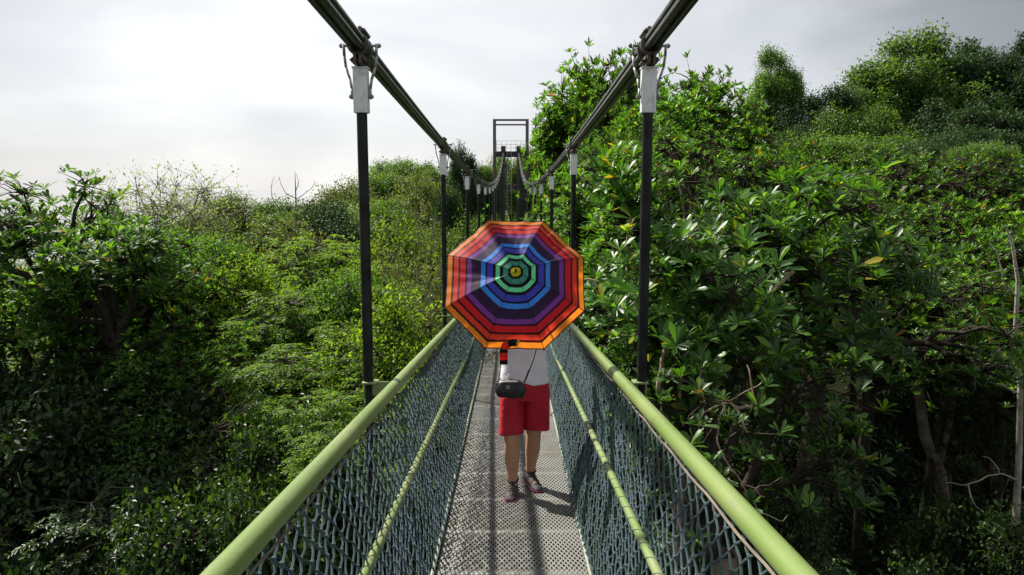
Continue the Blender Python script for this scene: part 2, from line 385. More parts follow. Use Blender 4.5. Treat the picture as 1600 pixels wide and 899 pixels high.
def slab(name, x0, x1, y0, y1, dz0, dz1, m):
    n = 6; mb = MB(); yy = np.linspace(y0, y1, n)
    V = []; 
    for y in yy:
        z = deck_z(y); V += [(x0, y, z+dz1), (x1, y, z+dz1), (x1, y, z+dz0), (x0, y, z+dz0)]
    F = []
    for i in range(n-1):
        a = i*4; F += [[a+k, a+(k+1) % 4, a+4+(k+1) % 4, a+4+k] for k in range(4)]
    F += [[0, 3, 2, 1], [(n-1)*4+k for k in range(4)]]
    mb.add(V, F); return bbuild(mb, name, m)
for y in np.arange(4.67-SP/8*10, YT, SP/8): 
    if y > edges[0]+.1: slab('cross_bar', -DW+.004, DW-.004, y-.028, y+.028, -.055, .0012, M['bar'])
for x in (-1, 1):
    mb = MB(); yy = ys
    for k, (x0, x1, z0, z1) in enumerate(((.30, .30+.012, -.16, -.058), (.312, .40, -.16, -.152))):
        V = []
        for y in yy:
            z = deck_z(y); V += [(x*x0, y, z+z1), (x*x1, y, z+z1), (x*x1, y, z+z0), (x*x0, y, z+z0)]
        F = []
        for i in range(len(yy)-1):
            a = i*4; F += [[a+q, a+(q+1) % 4, a+4+(q+1) % 4, a+4+q] for q in range(4)]
        mb.add(V, F)
    bbuild(mb, 'stringer', M['beam'])

# hangers
def hanger(sgn, y):
    cx = CX[0] if sgn < 0 else CX[1]
    zc = cable_z(y); zr = rail_z(y)
    base = Vector((cx, y, zr-.03))
    bx = cx                                          # foot stands a little further in
    top = Vector((cx, y, zc-.30)); foot = Vector((bx, y, zr-.0))
    rz = deck_z(0)
    def q(v): return Vector(v)-Vector((0, 0, rz))
    m = MB(); m.tube([q(foot), q(top)], .029, 18); rod = m.build('hanger', M['hanger'], root, True)
    # outrigger beam from the deck and bracket plate that carry the rod
    m = MB(); m.box(q((bx-sgn*.045, y, zr-.045)), (.15, .012, .085), bev=.005)
    m.box(q((bx-sgn*.01, y, zr-.006)), (.085, .085, .012), bev=.004)
    m.build('foot_bracket', M['rail2'], rod)
    m = MB(); m.tube([q((bx, y, zr)), q((bx, y, deck_z(y)-.09))], .022, 10); m.tube([q((bx, y, deck_z(y)-.09)), q((0, y, deck_z(y)-.12))], .025, 8)
    m.build('outrigger', M['hanger'], rod, True)
    m = MB(); m.box(q((cx, y, zc-.232)), (.078, .066, .235), bev=.006); m.box(q((cx, y, zc-.112)), (.086, .074, .010), bev=.003)
    m.build('socket', M['socket'], rod)
    # fork straps either side
    for s in (-1, 1):
        m = MB()
        ps = [(s*.088, .012), (s*.086, -.05), (s*.078, -.11), (s*.058, -.17), (s*.0495, -.22), (s*.0495, -.275)]
        for (a, za), (b, zb) in zip(ps[:-1], ps[1:]):
            V = []
            for xx, z_ in ((a, za), (b, zb)):
                V += [(cx+xx-.005, y-.014, zc+z_), (cx+xx+.005, y-.014, zc+z_), (cx+xx+.005, y+.014, zc+z_), (cx+xx-.005, y+.014, zc+z_)]
            V = [tuple(q(v)) for v in V]
            m.add(V, [[0, 1, 5, 4], [1, 2, 6, 5], [2, 3, 7, 6], [3, 0, 4, 7], [0, 3, 2, 1], [4, 5, 6, 7]])
        m.build('fork_strap', M['galv'], rod)
    m = MB()
    m.tube([q((cx-.112, y, zc+.004)), q((cx+.112, y, zc+.004))], .007, 8); m.tube([q((cx-.066, y, zc-.262)), q((cx+.066, y, zc-.262))], .007, 8)
    for s in (-1, 1):
        m.tube([q((cx+s*.094, y, zc+.004)), q((cx+s*.107, y, zc+.004))], .013, 6)
        m.tube([q((cx+s*.0515, y, zc-.262)), q((cx+s*.062, y, zc-.262))], .012, 6)
    m.build('fork_pin', M['galv'], rod, True)
    # clamp: two shells round the cable bundle, lower lug and rows of bolts
    sl = (cable_z(y+.1)-cable_z(y-.1))/.2
    m = MB()
    Rm = Matrix.Rotation(math.atan(sl), 4, 'X')
    cpt = lambda u, v, w_: q(Vector((cx, y, zc))+Rm.to_3x3() @ Vector((u, v, w_)))
    for v in (-.055, .055):
        m.tube([cpt(0, v-.022, 0), cpt(0, v-.02, 0), cpt(0, v+.02, 0), cpt(0, v+.022, 0)], [.052, .059, .059, .052], 18)
    for w_, hh in ((.062, .05), (-.072, .065)):
        for s in (-1, 1): m.box(cpt(s*.0145, 0, w_), (.018, .165, hh), Rm, .004)
    m.build('cable_clamp', M['clamp'], rod, True)
    for w_ in (.068, -.082):
        m = MB()
        for v in (-.062, -.022, .022, .062):
            m.tube([cpt(-.044, v, w_), cpt(.044, v, w_)], .0065, 6)
            for s in (-1, 1): m.tube([cpt(s*.0245, v, w_), cpt(s*.037, v, w_)], .0145, 6)
        m.build('bolt_row', M['rust'], rod)
    return rod
for y in hy:
    if y < -6: continue
    for s in (-1, 1): hanger(s, y)

# ------------------------------------------------------------------ far tower
tw = tag(empty('bridge_tower', (0, YT, gz(0, YT))), 'dark steel bridge tower with tall portal frame at the far end of the bridge', 'tower')
TG = gz(0, YT)
def tb(name, m, boxes, parent=tw, bev=.01):
    mb = MB()
    for (x0, x1, y0, y1, z0, z1) in boxes: mb.box(((x0+x1)/2, (y0+y1)/2, (z0+z1)/2+ZC-TG), (x1-x0, y1-y0, z1-z0), bev=bev)
    return mb.build(name, m, parent)
zt = cable_z(YT)-ZC
for cx in CX:
    lg = tb('tower_leg', M['tower'], [(cx-.17, cx+.17, -.25, .25, TG-ZC-.5, zt+.1)])
    tb('saddle', M['tower'], [(cx-.23, cx+.23, -.3, .3, zt+.1, zt+.62), (cx-.12, cx+.12, -.42, .42, zt+.0, zt+.2)], lg)
tb('crossbeam', M['tower'], [(-1.62, 1.62, .26, .6, zt-.45, zt+.12)])
tb('crossbeam', M['tower'], [(-.64+CX[0]*0-.0, .6, -.12, .12, .28, .72)])
tb('crossbeam', M['tower'], [(-.64, .6, -.12, .12, -4.2, -3.8)])
for x in (-1.72, 1.62):
    tb('portal_post', M['tower_l'], [(x-.16, x+.16, 1.0, 1.32, TG-ZC-.5, 7.35)])
tb('portal_beam', M['tower_l'], [(-1.56, 1.46, 1.02, 1.3, 7.17, 7.35)]); tb('portal_beam', M['tower_l'], [(-1.56, 1.46, 1.02, 1.3, 6.72, 6.86)])
g = MB()
for z in (zt+.5, zt+.85, zt+1.2): g.cyl((-1.55, .95, z+ZC-TG), (1.45, .95, z+ZC-TG), .018, 6)
for x in np.linspace(-1.5, 1.4, 7): g.cyl((x, .95, zt+.1+ZC-TG), (x, .95, zt+1.2+ZC-TG), .018, 6)
g.build('guard_rail', M['galv'], tw)
g = MB()
for x in (-.42, .0): g.cyl((x, -.3, -5+ZC-TG), (x, -.3, zt+.1+ZC-TG), .022, 6)
for z in np.arange(-4.8, zt, .33): g.cyl((-.42, -.3, z+ZC-TG), (0, -.3, z+ZC-TG), .014, 6)
g.build('ladder', M['galv'], tw)

# ------------------------------------------------------------------ umbrella
def basis(d, up=(0, 0, 1)):
    d = Vector(d).normalized(); x = Vector(up).cross(d).normalized(); y = d.cross(x)
    return x, y, d
U_C = at(806, 442, 4.72)                                        # centre of the rim circle
U_D = Vector((.012, -math.cos(R_(29)), math.sin(R_(29)))).normalized()   # the ferrule points at the camera and a little up
ux, uy, ud = basis(U_D)
UR, UH = .482, .185
bands = [(0, .07, (.85, .80, .02)), (.07, .105, (.008, .006, .012)), (.105, .175, (.07, .36, .26)), (.175, .222, (.008, .006, .012)), (.222, .280, (.20, .92, .46)),
         (.280, .32, (.008, .006, .014)), (.32, .40, (.065, .07, .55)), (.40, .425, (.010, .006, .02)), (.425, .49, (.05, .30, 1.0)),
         (.49, .625, (.036, .016, .060)), (.625, .69, (.24, .05, .34)), (.69, .715, (.03, .006, .02)), (.715, .795, (.68, .014, .025)), (.795, .822, (.05, .006, .01)),
         (.822, .888, (.82, .050, .022)), (.888, .918, (.05, .008, .008)), (.918, .985, (.92, .26, .018)), (.985, 1.0, (.06, .015, .01))]
def cloth(name, col):
    m = mat(name, col, .62, spec=.34, bump=(900, .03)); n = m.node_tree.nodes; l = m.node_tree.links
    p = n['Principled BSDF']; p.inputs['Sheen Weight'].default_value = .12; p.inputs['Sheen Roughness'].default_value = .45
    t = n.new('ShaderNodeBsdfTranslucent'); t.inputs[0].default_value = (*[min(1, c*1.1) for c in col], 1)
    x = n.new('ShaderNodeMixShader'); x.inputs[0].default_value = .52
    l.new(p.outputs[0], x.inputs[1]); l.new(t.outputs[0], x.inputs[2]); l.new(x.outputs[0], n['Material Output'].inputs[0])
    return m
bm_ = [cloth('canopy_band', b[2]) for b in bands]
def dome(t):                                                    # height of a rib above the rim plane
    return UH*(1-t**1.75)
def upt(t, ang, drop=0, seed=0):
    """t along the rib, ang in ribs (0..8)"""
    k = math.floor(ang); f = ang-k
    a0 = (k+.5)*math.pi/4-.02; a1 = (k+1.5)*math.pi/4-.02
    # chord between ribs; cloth sags in slightly between them
    p = Vector((math.cos(a0)*(1-f)+math.cos(a1)*f, math.sin(a0)*(1-f)+math.sin(a1)*f))*UR*t
    s = math.sin(math.pi*f)
    scal = 1-.006*s*t
    h = dome(t)-.020*s*math.sin(math.pi*min(1, t*1.0))*1.0-.006*s*t
    wob = .006*math.sin(9*t+ang*2.3)*s + .004*math.sin(23*f+5*t+k*1.7)*t*s + .0035*s*math.sin(31*(t*.6+f*(.5+.2*k % 1))+k)*t
    h += wob
    if p.y > 0: h += .007*s*min(1, p.y/.25)*t*(math.sin(11*f+7*t+3*k)+.6*math.sin(27*f-13*t+k))
    return U_C+ux*(p.x*scal)+uy*(p.y*scal)+ud*h
ts = [0]; mi = []
for i, (a, b, c) in enumerate(bands):
    sub = 2 if b-a > .06 else 1
    for q in range(sub): ts.append(a+(b-a)*(q+1)/sub); mi.append(i)
NS = 16
V = []; F4 = []; idx = []
for t in ts:
    for k in range(8*NS): V.append(tuple(upt(max(t, .002), k/NS)))
W_ = 8*NS
for i in range(len(ts)-1):
    for k in range(W_):
        F4.append((i*W_+k, i*W_+(k+1) % W_, (i+1)*W_+(k+1) % W_, (i+1)*W_+k)); idx.append(mi[i])
um = tag(empty('umbrella', tuple(U_C)), 'open umbrella with rainbow coloured ring stripes held toward the camera', 'umbrella')
UO = -U_C
me = np_mesh('canopy', V, [np.array(F4)], bm_, True, idx); cano = link('canopy', me, um, UO)
for k in range(8):
    mb = MB()
    mb.tube([upt(t, k+.0001)-ud*.006 for t in (.02, .3, .6, .85, 1.0)], .0022, 6)
    rb = mb.build('rib', M['galv'], um, True, UO)
    s_ = MB(); s_.tube([upt(.5, k+.0001)-ud*.008, U_C+ud*(UH-.14)], .002, 6); s_.build('strut', M['galv'], rb, True, (0, 0, 0))
    s_ = MB(); s_.ball(upt(1.0, k+.0001)-ud*.003, .0065); s_.build('rib_tip', M['hanger'], rb, True, (0, 0, 0))
    s_ = MB(); s_.tube([upt(t, k+.0001)+ud*.0006 for t in np.linspace(.03, 1, 12)], .0011, 5); s_.build('seam', M['hanger'], cano, False, (0, 0, 0))
S_TOP = U_C+ud*UH; S_END = U_C-ud*.36
mb = MB(); mb.tube([S_TOP-ud*.01, U_C-ud*.12], .006, 10); mb.tube([U_C-ud*.12, S_END], .0045, 10); mb.build('shaft', M['galv'], um, True, UO)
mb = MB(); mb.tube([S_TOP-ud*.004, S_TOP+ud*.004, S_TOP+ud*.012, S_TOP+ud*.03, S_TOP+ud*.034], [.008, .008, .006, .006, .003], 12); mb.build('ferrule', M['hanger'], um, True, UO)
mb = MB(); mb.tube([S_END+ud*.01, S_END, S_END-ud*.04, S_END-ud*.09, S_END-ud*.1], [.010, .016, .0155, .017, .01], 14); mb.build('handle', M['hanger'], um, True, UO)
# the closing strap and the striped cover hanging from the rim
EDGE = upt(1.0, 5.33)
def strip(parts, wd, name, parent):
    for p0, p1, colour, side in parts: pass
stripm = {c: cloth('strap_band', c) for c in ((.01, .008, .01), (.80, .06, .02), (.72, .60, .04), (.70, .02, .02))}
def ribbon(name, path, width, cols, parent, off):
    """flat ribbon along path (points), each step in its own colour"""
    V = []; F = []; mi_ = []; ms = list(dict.fromkeys(cols))
    n = len(path)
    for i, p in enumerate(path):
        a = Vector(path[max(0, i-1)]); b = Vector(path[min(n-1, i+1)]); t = (b-a).normalized()
        s = t.cross(Vector((0, -1, 0))).normalized()*width/2; nn = s.cross(t).normalized()*.0016
        V += [tuple(Vector(p)-s-nn), tuple(Vector(p)+s-nn), tuple(Vector(p)+s+nn), tuple(Vector(p)-s+nn)]
    for i in range(n-1):
        for k in range(4): F.append((i*4+k, i*4+(k+1) % 4, i*4+4+(k+1) % 4, i*4+4+k)); mi_.append(ms.index(cols[i]))
    F += [(3, 2, 1, 0), ((n-1)*4, (n-1)*4+1, (n-1)*4+2, (n-1)*4+3)]; mi_ += [ms.index(cols[0]), ms.index(cols[-1])]
    return link(name, np_mesh(name, V, [np.array(F)], [stripm[c] for c in ms], False, mi_), parent, off)
K_, O_, Y_, R2 = (.01, .008, .01), (.80, .06, .02), (.72, .60, .04), (.70, .02, .02)
p0 = at(797, 537, 4.80)
ribbon('closing_strap', [at(795, 537, 4.455), at(802, 535.5, 4.445), at(808, 536, 4.445), at(811, 537.5, 4.45)], .045, [K_, K_, Y_], um, UO)
ribbon('tie_cover', [at(797.5, 536, 4.46), at(791, 540, 4.465), at(788.5, 546, 4.47), at(788, 551.5, 4.475), at(788, 556, 4.475), at(788, 563, 4.475), at(788, 570, 4.475)], .050, [O_, O_, K_, O_, R2, K_], um, UO)

# ------------------------------------------------------------------ person
M['skin'] = mat('skin', (.56, .31, .18), .55, noise=(9, (.44, .22, .125), .35, .7), bump=(60, .15))
M['skin'].node_tree.nodes['Principled BSDF'].inputs['Subsurface Weight'].default_value = .08
M['shirt'] = mat('shirt', (.84, .81, .86), .85, noise=(12, (.78, .74, .82), .4, .7), bump=(16, .5))
M['shorts'] = mat('shorts', (.50, .007, .026), .75, noise=(14, (.40, .006, .02), .4, .7), bump=(18, .55))
M['hair'] = mat('hair', (.012, .010, .009), .45)
M['bag'] = mat('bag_leather', (.006, .008, .011), .38, noise=(30, (.014, .016, .020), .4, .7), bump=(90, .25))
M['bagm'] = mat('bag_print', (.50, .46, .44), .4)
M['shoe'] = mat('shoe_mesh', (.018, .016, .018), .6, noise=(35, (.06, .055, .06), .46, .56), bump=(200, .2))
M['pink'] = mat('pink_rubber', (.42, .09, .19), .5)
M['sole'] = mat('dark_sole', (.02, .02, .022), .7)
PY = 5.43; PZ = deck_z(PY)+.006
PXC = at(820, 780, PY).x
pr = tag(empty('person', (PXC, PY, PZ)), 'person in white shirt and red knee-length shorts walking on the deck behind an umbrella', 'person')

def skinned(name, verts, edges, radii, m, parent, rootv=0, sub=2, loc=(0, 0, 0)):
    me = bpy.data.meshes.new(name); me.from_pydata([tuple(v) for v in verts], edges, [])
    o = bpy.data.objects.new('tmp', me); C.objects.link(o)
    md = o.modifiers.new('s', 'SKIN'); md.use_smooth_shade = True
    for i, r in enumerate(radii):
        sv = me.skin_vertices[0].data[i]; sv.radius = r if isinstance(r, tuple) else (r, r); sv.use_root = (i == rootv)
    sb = o.modifiers.new('u', 'SUBSURF'); sb.levels = sub; sb.render_levels = sub
    dg = bpy.context.evaluated_depsgraph_get(); ev = o.evaluated_get(dg)
    m2 = bpy.data.meshes.new_from_object(ev); m2.name = name
    bpy.data.objects.remove(o); m2.materials.clear(); m2.materials.append(m)
    m2.polygons.foreach_set('use_smooth', np.ones(len(m2.polygons), bool))
    return m2
# local frame: x to the picture's right, -y towards the camera, z up.  The picture-left leg leads.
J = {}
slope = -.0575
def gnd(y): return slope*y
hl, hr = Vector((-.085, .0, .80)), Vector((.085, .02, .80))
kl, kr = Vector((-.095, -.085, .455)), Vector((.072, .035, .455))
al, ar = Vector((-.088, -.050, .085+gnd(-.05))), Vector((.050, .135, .10+gnd(.1)))
gr_l = Vector(S_END+ud*(-.05))-Vector((PXC, PY, PZ))            # hand on the umbrella handle
verts = [(0, .01, .86), (0, .005, .98), (0, .0, 1.10), (0, .0, 1.22), (0, .015, 1.305), (0, .01, 1.35),   # 0-5 pelvis..neck
         hl, hl.lerp(kl, .5)+Vector((-.004, -.012, 0)), kl+Vector((0, -.004, .02)), kl+Vector((0, .004, -.05)), kl.lerp(al, .38)+Vector((-.003, .022, 0)), kl.lerp(al, .75)+Vector((0, .008, 0)), al,  # 6-12
         hr, hr.lerp(kr, .5)+Vector((.004, -.012, 0)), kr+Vector((0, -.004, .02)), kr+Vector((0, .004, -.05)), kr.lerp(ar, .38)+Vector((.003, .024, 0)), kr.lerp(ar, .75)+Vector((0, .008, 0)), ar]  # 13-19
rad = [(.125, .10), (.115, .090), (.125, .092), (.135, .088), (.055, .055), (.045, .048),
       .086, .080, .063, .058, .066, .046, .036, .086, .080, .063, .058, .066, .046, .036]
edg = [(0, 1), (1, 2), (2, 3), (3, 4), (4, 5), (0, 6), (6, 7), (7, 8), (8, 9), (9, 10), (10, 11), (11, 12), (0, 13), (13, 14), (14, 15), (15, 16), (16, 17), (17, 18), (18, 19)]
def add_chain(pts, rs, frm):
    base = len(verts)
    for i, (p, r) in enumerate(zip(pts, rs)):
        verts.append(tuple(p)); rad.append(r); edg.append((frm if i == 0 else base+i-1, base+i))
    return base+len(pts)-1
# feet inside the shoes
add_chain([al+Vector((-.006, -.045, -.045)), al+Vector((-.015, -.12, -.062))], [.032, .026], 12)
add_chain([ar+Vector((.020, -.045, -.045)), ar+Vector((.042, -.11, -.065))], [.032, .026], 19)
# arm on the picture's left holds the umbrella handle, the other steadies the shaft just above it
wl = gr_l+Vector((-.025, .045, -.045)); hnd = gr_l
sl_, sr_ = Vector((-.165, .0, 1.25)), Vector((.165, .0, 1.25))
el = Vector((-.22, -.19, 1.26)); er = Vector((.19, -.20, 1.27))
gr_r = gr_l+Vector(ud)*.085; wr = gr_r+Vector((.045, .045, -.035))
w1 = add_chain([sl_*.55+Vector((0, 0, 1.24*.45)), sl_, sl_.lerp(el, .5), el, el.lerp(wl, .45), wl], [.05, .050, .042, .036, .034, .024], 3)
w2 = add_chain([sr_*.55+Vector((0, 0, 1.24*.45)), sr_, sr_.lerp(er, .5), er, er.lerp(wr, .45), wr], [.05, .050, .042, .036, .034, .024], 3)
def palm_and_fingers(w_idx, wrist, grip, axis, side):
    """fingers wrap round the shaft; side = -1 picture-left hand, +1 the other"""
    axis = Vector(axis).normalized(); to = (grip-wrist); to -= axis*to.dot(axis); to.normalize(); n = axis.cross(to)*side
    pc = grip-to*.030-n*.012
    p1 = wrist.lerp(pc, .5)
    base = add_chain([p1, pc], [(.026, .016), (.034, .014)], w_idx)
    r = .016
    for i, (ln, off) in enumerate(((.9, .030), (1.0, .010), (.95, -.010), (.78, -.029))):
        o = axis*off
        k = pc+o+n*.004+to*.008
        c = grip+o
        add_chain([k, c+(to*.45-n*-1*.0)*.0-n*.024-to*.004, c+to*.022-n*.012, c+to*.021+n*.010, c+n*.022*ln+to*.004], [.0092, .0088, .0084, .0078, .0070], base)
    add_chain([pc+n*.018+axis*.030, grip+n*.020-to*.008+axis*.040, grip+n*.020+to*.010+axis*.046], [.011, .0095, .008], base)
palm_and_fingers(w1, wl, gr_l, ud, -1)
palm_and_fingers(w2, wr, gr_r, ud, 1)
body = link('body', skinned('body', verts, edg, rad, M['skin'], pr), pr)

# head (behind the umbrella, with a face, ears and tied-back dark hair) - part of the body mesh
bm = bmesh.new(); bmesh.ops.create_uvsphere(bm, u_segments=32, v_segments=24, radius=1)
HC = Vector((0, -.012, 1.445))
for v in bm.verts:
    x, y, z = v.co
    f = max(0, -y)
    X_ = x*.073*(1-.18*max(0, -z)); Y_ = y*.092; Z_ = z*.108
    if y < 0:
        nose = math.exp(-((x/.16)**2+((z+.12)/.24)**2)); Y_ -= .020*nose
        for s in (-1, 1): Y_ += .010*math.exp(-(((x-s*.36)/.2)**2+((z-.06)/.13)**2))
        Y_ -= .005*math.exp(-((x/.3)**2+((z+.48)/.07)**2)); Y_ += .004*math.exp(-((x/.3)**2+((z+.55)/.03)**2)); Y_ -= .010*math.exp(-((x/.35)**2+((z+.85)/.2)**2))
    v.co = Vector((X_, Y_, Z_))+HC
for s in (-1, 1):
    r = bmesh.ops.create_uvsphere(bm, u_segments=12, v_segments=8, radius=1)
    for v in r['verts']: v.co = Vector((v.co.x*.009, v.co.y*.016, v.co.z*.028))+HC+Vector((s*.074, .008, -.008))
hm = bpy.data.meshes.new('head'); bm.to_mesh(hm); bm.free(); hm.materials.append(M['skin']); hm.polygons.foreach_set('use_smooth', np.ones(len(hm.polygons), bool))
# one body mesh: join the head to the skinned figure
bm = bmesh.new(); bm.from_mesh(body.data); bm.from_mesh(hm); bm.to_mesh(body.data); bm.free()
M['eye'] = mat('eye', (.7, .7, .68), .2); M['iris'] = mat('iris', (.02, .012, .008), .2); M['lip'] = mat('lip', (.42, .12, .10), .5)
for s in (-1, 1):
    mb = MB(); mb.ball(HC+Vector((s*.027, -.076, .006)), .0115, 12, 8); ey = mb.build('eye', M['eye'], pr, True)
    mb = MB(); mb.ball(HC+Vector((s*.027, -.0855, .006)), .0048, 10, 6, (1, .6, 1)); mb.build('iris', M['iris'], ey, True)
mb = MB(); mb.ball(HC+Vector((0, -.085, -.053)), .02, 12, 8, (1, .35, .32)); mb.build('mouth', M['lip'], pr, True)
bm = bmesh.new(); bmesh.ops.create_uvsphere(bm, u_segments=32, v_segments=20, radius=1)
rng = np.random.default_rng(5)
for v in list(bm.verts):
    x, y, z = v.co
    if y < -.45 and z < .45: bmesh.ops.delete(bm, geom=[v], context='VERTS')
for v in bm.verts:
    x, y, z = v.co
    v.co = Vector((x*.082, y*.101+.004, z*.117 if z > 0 else z*.13))*(1+rng.normal(0, .008))+HC+Vector((0, .006, .006))
hm = bpy.data.meshes.new('hair'); bm.to_mesh(hm); bm.free(); hm.materials.append(M['hair']); hm.polygons.foreach_set('use_smooth', np.ones(len(hm.polygons), bool))
ho = link('hair', hm, pr); ho.modifiers.new('t', 'SOLIDIFY').thickness = .006

# clothing as lofted rings
def loft(name, rings, m, parent, n=28, closed_bottom=False, thick=.004, wr=0, seed=1):
    """rings: (centre, rx, ry)"""
    rng = np.random.default_rng(seed); ph = rng.uniform(0, 6.28, 8)
    V = []; F = []
    for k, (c, rx, ry) in enumerate(rings):
        for i in range(n):
            a = i/n*2*math.pi
            f = 1+wr*(math.sin(3*a+ph[0]+k*.5)*.5+math.sin(5*a+ph[1]-k*.8)*.35+math.sin(9*a+ph[2]+k*.35)*.25)
            V.append((c[0]+rx*math.cos(a)*f, c[1]+ry*math.sin(a)*f, c[2]+wr*.1*math.sin(2*a+ph[3]+k)))
    for k in range(len(rings)-1):
        for i in range(n): F.append((k*n+i, k*n+(i+1) % n, (k+1)*n+(i+1) % n, (k+1)*n+i))
    me = np_mesh(name, V, [np.array(F)], m, True); o = link(name, me, parent)
    sb = o.modifiers.new('u', 'SUBSURF'); sb.levels = 1; sb.render_levels = 2
    o.modifiers.new('t', 'SOLIDIFY').thickness = thick
    return o
sh = loft('shirt', [((0, .005, .865), .186, .140), ((0, .004, .90), .183, .138), ((0, .003, .97), .172, .13), ((0, .0, 1.06), .165, .125), ((0, 0, 1.15), .172, .122), ((0, 0, 1.23), .185, .11), ((0, .003, 1.285), .150, .085), ((0, .01, 1.315), .075, .066), ((0, .01, 1.325), .063, .06)], M['shirt'], pr, wr=.022)
for (s, e_) in ((sl_, el), (sr_, er)):
    d = (e_-s); p = [s-d*.10, s+d*.15, s+d*.4, s+d*.62]
    loft('sleeve', [(q_, r_, r_*.95) for q_, r_ in zip(p, (.064, .070, .068, .070))], M['shirt'], sh, 20, wr=.03, seed=3)
sh2 = loft('shorts', [((0, .005, .945), .160, .118), ((0, .005, .90), .172, .132), ((0, .006, .84), .184, .142), ((0, .006, .775), .190, .140), ((0, .006, .745), .188, .136)], M['shorts'], pr, wr=.012, seed=8)
lg_l = [((-.088, .000, .80), .098, .130), ((-.092, -.01, .72), .096, .124), ((-.097, -.035, .62), .092, .108), ((-.101, -.060, .53), .090, .098), ((-.102, -.068, .492), .090, .096)]
lg_r = [((.088, .006, .80), .098, .130), ((.090, .006, .72), .098, .124), ((.088, .010, .62), .097, .110), ((.087, .015, .53), .099, .104), ((.086, .017, .500), .100, .102)]
for lg_, sd_ in ((lg_l, 11), (lg_r, 12)): loft('shorts_leg', lg_, M['shorts'], sh2, wr=.085, seed=sd_)

# trainers
def shoe(ank, yaw, pitch, tagseed):
    root_ = None
    Mx = Matrix.Translation(ank+Vector((0, 0, -.085))) @ Matrix.Rotation(yaw, 4, 'Z') @ Matrix.Rotation(pitch, 4, 'X')
    # outline stations from heel (+y) to toe (-y): y, half width, sole height, upper height
    st = [(.062, .022, .018, .075), (.055, .034, .018, .108), (.03, .041, .018, .112), (0, .043, .016, .108), (-.035, .043, .014, .094), (-.07, .045, .013, .074), (-.11, .048, .014, .052), (-.145, .044, .016, .044), (-.168, .032, .019, .036), (-.178, .014, .022, .028)]
    V = []; n = 14; F = []
    for (y, hw, sh_, uh) in st:
        for i in range(n):
            a = math.pi*i/(n-1); cx_ = math.cos(a); sx = max(0.0, math.sin(a))
            V.append((hw*cx_*(1-.10*sx), y, sh_+(uh-sh_)*sx**.75))
    for k in range(len(st)-1):
        for i in range(n-1): F.append((k*n+i, k*n+i+1, (k+1)*n+i+1, (k+1)*n+i))
    V = [tuple(Mx @ Vector(v)) for v in V]
    up_ = link('shoe', np_mesh('shoe', V, [np.array(F)], M['shoe'], True), pr); up_.modifiers.new('t', 'SOLIDIFY').thickness = .003
    def sole(z0, z1, gr, m, nm):
        V = []; F = []; P = [(hw+gr, y) for (y, hw, a, b) in st]; ring = [(w_, y) for w_, y in P]+[(-w_, y) for w_, y in reversed(P)]
        for z in (z0, z1):
            for (x, y) in ring: V.append(tuple(Mx @ Vector((x, y, z+max(0, (-y-.12))*.12))))
        k = len(ring); F = [[i, (i+1) % k, k+(i+1) % k, k+i] for i in range(k)]+[list(range(k))[::-1], list(range(k, 2*k))]
        mb = MB(); mb.add(V, F); return mb.build(nm, m, up_, True)
    sole(-.002, .008, .001, M['sole'], 'outsole'); sole(.008, .018, .003, M['pink'], 'midsole')
    mb = MB()
    for i, y in enumerate((-.095, -.078, -.061, -.044, -.028)):
        z = .070+.0095*i; w_ = .019
        mb.tube([Mx @ Vector(v) for v in ((-w_, y, z-.003), (0, y-.006, z+.004), (w_, y, z-.003))], .0028, 6)
    mb.build('lace', M['sole'], up_, True)
    mb = MB(); R0 = [Mx @ Vector((.038*math.cos(a), .012+.043*math.sin(a), .110+.010*math.sin(a))) for a in np.linspace(0, 2*math.pi, 17)]
    mb.tube(R0, .009, 8); mb.build('collar', M['sole'], up_, True)
    mb = MB(); mb.tube([Mx @ Vector((.034, -.02, .03)), Mx @ Vector((.040, -.05, .045)), Mx @ Vector((.030, -.075, .060))], .004, 6)
    mb.tube([Mx @ Vector((-.034, -.02, .03)), Mx @ Vector((-.040, -.05, .045)), Mx @ Vector((-.030, -.075, .060))], .004, 6); mb.build('side_stripe', M['pink'], up_, True)
shoe(al, R_(-8), R_(3), 1)
shoe(ar, R_(24), R_(6), 2)

# shoulder bag: rounded, zipped, with handles and straps
BC = Vector(at(799, 607, 5.02))-Vector((PXC, PY, PZ))
bg_root = tag(empty('shoulder_bag', Vector((PXC, PY, PZ))+BC), 'small black shoulder bag hanging at the hip over red shorts', 'bag')
bm = bmesh.new(); bmesh.ops.create_cube(bm, size=1); bmesh.ops.subdivide_edges(bm, edges=bm.edges, cuts=5, use_grid_fill=True)
for v in bm.verts:
    x, y, z = v.co*2
    l_ = max(abs(x), abs(y), abs(z)); p = Vector((x, y, z)); n_ = p.normalized(); q_ = p.lerp(n_*1.16, .62)
    v.co = Vector((q_.x*.100*(1-.14*max(0, z)), q_.y*.046*(1-.25*z), q_.z*.062-.006*abs(q_.x)**2+.004*math.sin(7*x+3*z)))
hm = bpy.data.meshes.new('bag_body'); bm.to_mesh(hm); bm.free(); hm.materials.append(M['bag']); hm.polygons.foreach_set('use_smooth', np.ones(len(hm.polygons), bool))
bb = link('bag_body', hm, bg_root)
bb.rotation_euler = (0, R_(4), 0)
mb = MB(); mb.tube([(-.068, -.030, .050), (-.03, -.034, .056), (.03, -.034, .056), (.05, -.03, .054)], [.004, .0075, .0075, .004], 8); mb.build('zip', M['bagm'], bg_root, True)
mb = MB()
for x, z0, z1 in ((-.028, .012, .030), (-.010, .012, .030)): mb.box((x, -.0475, (z0+z1)/2), (.004, .003, z1-z0))
for z in (.012, .030): mb.box((-.019, -.048, z), (.022, .003, .004))
mb.box((-.019, -.0485, .021), (.012, .002, .0035)); mb.build('bag_logo', M['bagm'], bg_root)
mb = MB()
